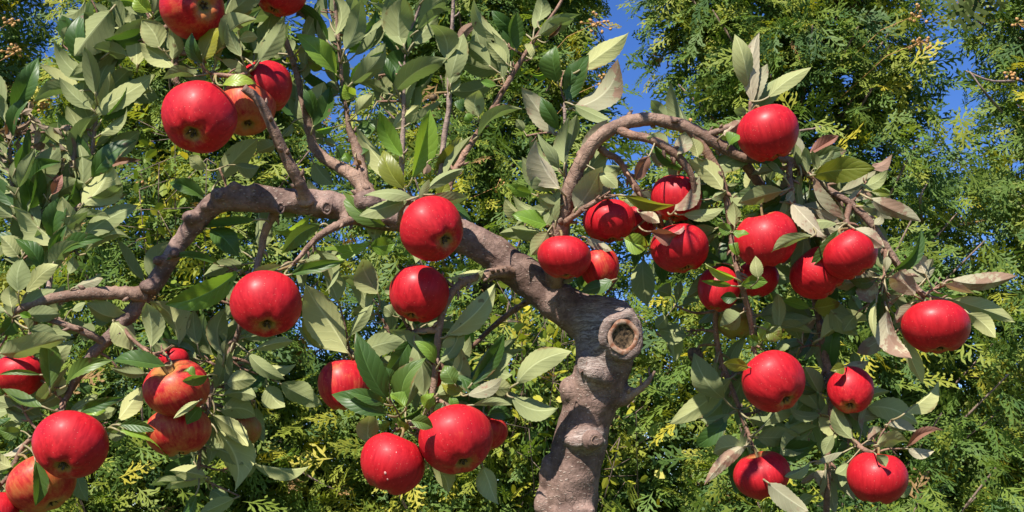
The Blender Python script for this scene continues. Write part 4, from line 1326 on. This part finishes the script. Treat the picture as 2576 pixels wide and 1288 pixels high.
made = 0
EXTRA = []
rank = sorted(range(len(LEAVES)), key=lambda i: -math.hypot(LEAVES[i][0] - LEAVES[i][2], LEAVES[i][1] - LEAVES[i][3]) * LEAVES[i][4] * (.5 if LEAVES[i][6] == 'B' else 1))
KEEP = set(rank[:300])
for i, (bx, by, tx, ty, wd, code, fl) in enumerate(LEAVES):
    r = random.Random(1000 + i)
    dx, dy = bx - tx, by - ty
    ln = math.hypot(dx, dy)
    nx, ny = bx + dx / ln * 14, by + dy / ln * 14
    dist, (sx, sy, sd, sr) = near_skel(nx, ny)
    node = P(sx, sy, sd)
    d = sd + r.uniform(-.018, .008)
    if fl == 'B': d += r.uniform(.03, .07)
    if fl == 'F': d -= .012
    Lm = ln * S(d)
    tilt = r.uniform(-.32, .20) * Lm
    B = P(bx, by, d)
    T = P(tx, ty, d + tilt)
    sh = clear_apples(B, T, wd, fl == 'F')
    if sh:
        B = P(bx, by, d + sh); T = P(tx, ty, d + tilt + sh)
    view = (CAM - B.lerp(T, .5)).normalized()
    ex = (T - B).normalized()
    nv = (view - ex * view.dot(ex)).normalized()
    roll = r.uniform(-.85, .85)
    nv = Matrix.Rotation(roll, 3, ex) @ nv
    under = code in 'urbk' and not (code == 'b' and r.random() < .5)
    nrm = -nv if under else nv
    W = wd * S(d) / max(.8, math.cos(roll)) * 1.02
    vs, fs, uv = leaf_geom(B, T, W, nrm, r, node, code in 'bk')
    vs = [v - TO for v in vs]
    if i not in KEEP:
        EXTRA.append((vs, fs, uv, LEAFM[code]))
        continue
    o = mesh_obj('leaf', vs, fs, LEAFM[code], tree, True, uv)
    made += 1
print('leaves', made)


# ---- leaves nobody could count: the deeper layers of the clusters and leaves added above the frame for shade
def loose_leaf(x, y, d, ln, ang, r, node, acc):
    B = P(x, y, d)
    T = P(x + math.cos(ang) * ln, y + math.sin(ang) * ln, d + r.uniform(-.3, .3) * ln * S(d))
    ex = (T - B).normalized()
    view = (CAM - B).normalized()
    nv = (view - ex * view.dot(ex)).normalized()
    nv = Matrix.Rotation(r.uniform(-1.0, 1.0), 3, ex) @ nv
    if r.random() < .72: nv = -nv
    vs, fs, uv = leaf_geom(B, T, ln * S(d) * r.uniform(.36, .52), nv, r, node)
    o = len(acc[0])
    acc[0].extend(v - TO for v in vs)
    acc[1].extend(tuple(q + o for q in f) for f in fs)
    acc[2].extend(uv)


acc = ([], [], [])
r = random.Random(77)
NODES = [(60, 600, 8), (110, 700, 7), (20, 680, 6), (130, 520, 6), (230, 400, 5), (240, 230, 5), (40, 800, 5), (100, 880, 6), (40, 1040, 7), (130, 1060, 6), (10, 1130, 5), (330, 110, 7), (430, 150, 6), (540, 170, 5), (620, 180, 5),
         (780, 340, 6), (860, 250, 6), (880, 160, 5), (850, 90, 5), (1010, 250, 6), (1020, 150, 5), (1130, 230, 4), (1060, 480, 6), (800, 610, 4), (740, 660, 4), (650, 660, 4), (560, 930, 8), (530, 1000, 8), (510, 1120, 7), (600, 860, 6), (500, 1210, 6),
         (890, 890, 7), (970, 870, 7), (1050, 850, 6), (1090, 930, 8), (1080, 1010, 7), (1180, 960, 7), (1030, 1075, 5), (1420, 500, 7), (1400, 600, 5), (1290, 180, 4), (1420, 260, 3), (1690, 520, 6), (1650, 560, 6), (1740, 450, 5), (1830, 560, 6),
         (1855, 680, 6), (1885, 800, 6), (1812, 880, 6), (1860, 1030, 7), (1880, 1100, 5), (1990, 470, 7), (2030, 540, 7), (2000, 420, 5), (2080, 480, 5), (2140, 560, 6), (2040, 720, 6), (2065, 830, 7), (2085, 950, 7), (2088, 1050, 7), (2082, 1180, 6), (2220, 700, 6), (2160, 1120, 5), (2310, 730, 3), (1890, 300, 3)]
NODES += [(130, 640, 7), (30, 560, 6), (70, 500, 6), (180, 470, 5), (250, 160, 6), (245, 300, 5), (400, 60, 7), (480, 120, 6), (300, 100, 6), (560, 60, 5), (640, 150, 4), (760, 240, 2), (735, 150, 3), (855, 130, 3), (872, 300, 3), (1015, 330, 3), (1040, 90, 3), (1340, 110, 3), (440, 780, 4), (520, 900, 6), (1430, 440, 6), (1700, 480, 4)]
for (x, y, n) in NODES:
    dist, (sx, sy, sd, sr) = near_skel(x, y)
    for k in range(n):
        ang = r.uniform(0, 6.28)
        if (y < 440 and x < 1350) or (y < 720 and x < 300): ang = -1.57 + r.gauss(0, .95)
        ln = r.uniform(75, 140)
        pl = r.uniform(18, 48)
        d = sd + r.uniform(-.02, .06)
        bx, by = sx + math.cos(ang) * pl, sy + math.sin(ang) * pl
        B, T = P(bx, by, d), P(bx + math.cos(ang) * ln, by + math.sin(ang) * ln, d)
        d += max(0, clear_apples(B, T, 50, False))
        if d > sd + .12: continue
        loose_leaf(bx, by, d, ln, ang + r.uniform(-.4, .4), r, P(sx, sy, sd), acc)
# upright whorls along the young shoots
for key, step, n0 in (('left_stem', 4, 2), ('left_stem2', 3, 2), ('shoot_d', 9, 1), ('shoot_a', 11, 1), ('shoot_c', 5, 1)):
    q = catmull(BR[key], 6)
    for i in range(step + 2, len(q), step):
        a = q[i]
        if a[1] > 700: continue
        t = q[i] - q[i - 1]
        up = math.atan2(t[1], t[0])
        for k in range(n0):
            ang = up + (1 if (i // step + k) % 2 else -1) * r.uniform(.25, .95)
            ln = r.uniform(90, 150)
            pl = r.uniform(12, 34)
            d = D0 + a[2] / 100 + r.uniform(-.03, .02)
            bx, by = a[0] + math.cos(ang) * pl, a[1] + math.sin(ang) * pl
            d += max(0, clear_apples(P(bx, by, d), P(bx + math.cos(ang) * ln, by + math.sin(ang) * ln, d), 50, False))
            if d > D0 + a[2] / 100 + .12: continue
            loose_leaf(bx, by, d, ln, ang, r, to3(a[0], a[1], a[2]), acc)
# drooping spotted leaves about the end of the arching branch
for (x, y, n) in [(1990, 420, 5), (2040, 445, 5), (2100, 490, 5), (2150, 520, 4), (2000, 510, 5), (2030, 560, 5), (2225, 700, 5), (2300, 715, 3), (2060, 800, 4), (2090, 1000, 4), (2160, 1120, 4), (1700, 510, 4), (2085, 1150, 4)]:
    dist, (sx, sy, sd, sr) = near_skel(x, y)
    for k in range(n):
        ang = 1.57 + r.gauss(0, 1.1)
        ln, pl = r.uniform(60, 120), r.uniform(15, 45)
        d = sd + r.uniform(-.01, .05)
        bx, by = sx + math.cos(ang) * pl, sy + math.sin(ang) * pl
        d += max(0, clear_apples(P(bx, by, d), P(bx + math.cos(ang) * ln, by + math.sin(ang) * ln, d), 50, False))
        if d > sd + .12: continue
        one = ([], [], [])
        loose_leaf(bx, by, d, ln, ang, r, P(sx, sy, sd), one)
        EXTRA.append((one[0], one[1], one[2], M_SPOT))
# unseen leaves added on the overhead branches, placed to cast shade below
LIT = {(500, 297), (670, 766), (1088, 577), (664, 222), (1933, 336), (1711, 626), (987, 1168), (866, 968)}
for key, pts in OVER.items():
    for a in pts:
        for k in range(11 if key != 'over_limb' else 5):
            ang = r.uniform(0, 6.28)
            pl = r.uniform(10, 45)
            d = D0 + a[2] / 100 + r.uniform(-.05, .05)
            bx, by = a[0] + math.cos(ang) * pl, a[1] + math.sin(ang) * pl * .5
            ln = r.uniform(90, 140)
            if by + max(0, math.sin(ang)) * ln > -45: continue
            mid_ = P(bx + math.cos(ang) * ln * .5, by + math.sin(ang) * ln * .5, d)
            if any((P(ax, ay, ad) - mid_).cross(SUN_DIR).length < R + .035 for (ax, ay, rx, ry, ad, R) in APPLES_DONE if (ax, ay) in LIT): continue
            loose_leaf(bx, by, d, ln, ang, r, to3(*a), acc)
slots, fmat = [M_LEAF], [0] * len(acc[1])
for vs, fs, uv, m_ in EXTRA:
    if m_ not in slots: slots.append(m_)
    o_ = len(acc[0])
    acc[0].extend(vs); acc[1].extend(tuple(q_ + o_ for q_ in f_) for f_ in fs); acc[2].extend(uv)
    fmat += [slots.index(m_)] * len(fs)
fo = mesh_obj('foliage', acc[0], acc[1], M_LEAF, tree, True, acc[2])
for m_ in slots[1:]: fo.data.materials.append(m_)
fo.data.polygons.foreach_set('material_index', fmat)
fo['kind'] = 'stuff'

# ================================================================ the oak whose leaf tips hang into the corner
oak = bpy.data.objects.new('oak_tree', None)
ob = P(3150, 644, 3.4)
oak.location = (ob.x, ob.y, 0)
col.objects.link(oak)
OO = oak.location.copy()
tag(oak, 'oak with sharply lobed leaves hanging into the sky gap between two cedars', 'tree')
vv, ff = tube([Vector((0, 0, z)) + Vector((.04 * math.sin(z), .03 * math.cos(z), 0)) for z in np.linspace(-.05, 5.2, 14)], list(np.linspace(.13, .05, 14)), 12, .2, 3)
mesh_obj('trunk', vv, ff, M_TRUNK, oak)
q = catmull([tuple(Vector((.03, 0, 3.3))), tuple(P(2900, -140, 3.35) - OO), tuple(P(2650, -120, 3.3) - OO), tuple(P(2500, -60, 3.25) - OO), tuple(P(2440, -25, 3.2) - OO)], 6)
vv, ff = tube([Vector(p) for p in q], list(np.linspace(.03, .003, len(q))), 7, .2, 3)
mesh_obj('branch', vv, ff, M_BARK, oak)


def oak_leaf(bx, by, tx, ty, d, seed):
    r_ = random.Random(seed)
    B, T = P(bx, by, d), P(tx, ty, d + r_.uniform(-.03, .03))
    ex = (T - B); L = ex.length; ex = ex / L
    ez = -(CAM - B).normalized(); ez = (ez - ex * ez.dot(ex)).normalized()
    ez = Matrix.Rotation(r_.uniform(-.6, .6), 3, ex) @ ez
    ey = ez.cross(ex)
    vs, fs, uv = [], [], []
    def v_(x, y):
        vs.append(B + ex * x * L + ey * y * L + ez * (.12 * abs(y) * L + .1 * x * (1 - x) * L) - OO)
        uv.append((x, .5 + y * 1.2))
        return len(vs) - 1
    spine = [v_(x, 0) for x in (0, .16, .3, .44, .58, .72, .86, 1.0)]
    for sg in (-1, 1):
        prev_in = v_(0.02, sg * .02)
        for i, (x, ln) in enumerate([(.16, .20), (.36, .36), (.58, .34), (.78, .22)]):
            ln *= r_.uniform(.85, 1.15)
            a0 = v_(x - .05, sg * .045); t1 = v_(x + .16, sg * ln); t0 = v_(x + .07, sg * ln * .82); t2 = v_(x + .21, sg * ln * .72); a1 = v_(x + .08, sg * .05)
            s0 = v_(x - .06, 0); s1 = v_(x + .09, 0)
            fs += [(s0, s1, a1, a0), (a0, a1, t2, t0), (t0, t2, t1)]
            if i: fs.append((last, s0, a0))
            last = s1
        tp = v_(1.0, 0); e1 = v_(.92, sg * .06)
        fs.append((last, tp, e1))
    tube([B - OO, B - OO - ex * L * .25], [.001, .001], 5, 0, 0, vs, fs)
    uv += [(-.2, .5)] * (len(vs) - len(uv))
    mesh_obj('leaf', vs, fs, M_OAK, oak, False, uv)


for i, (a, b, c, e) in enumerate([(2440, -20, 2408, 72), (2452, -10, 2450, 75), (2470, -15, 2492, 52), (2430, -30, 2375, 22), (2490, -30, 2530, 20), (2460, -40, 2425, 30), (2520, -60, 2500, 10)]):
    oak_leaf(a, b, c, e, 3.2 + .03 * (i % 3), 50 + i)
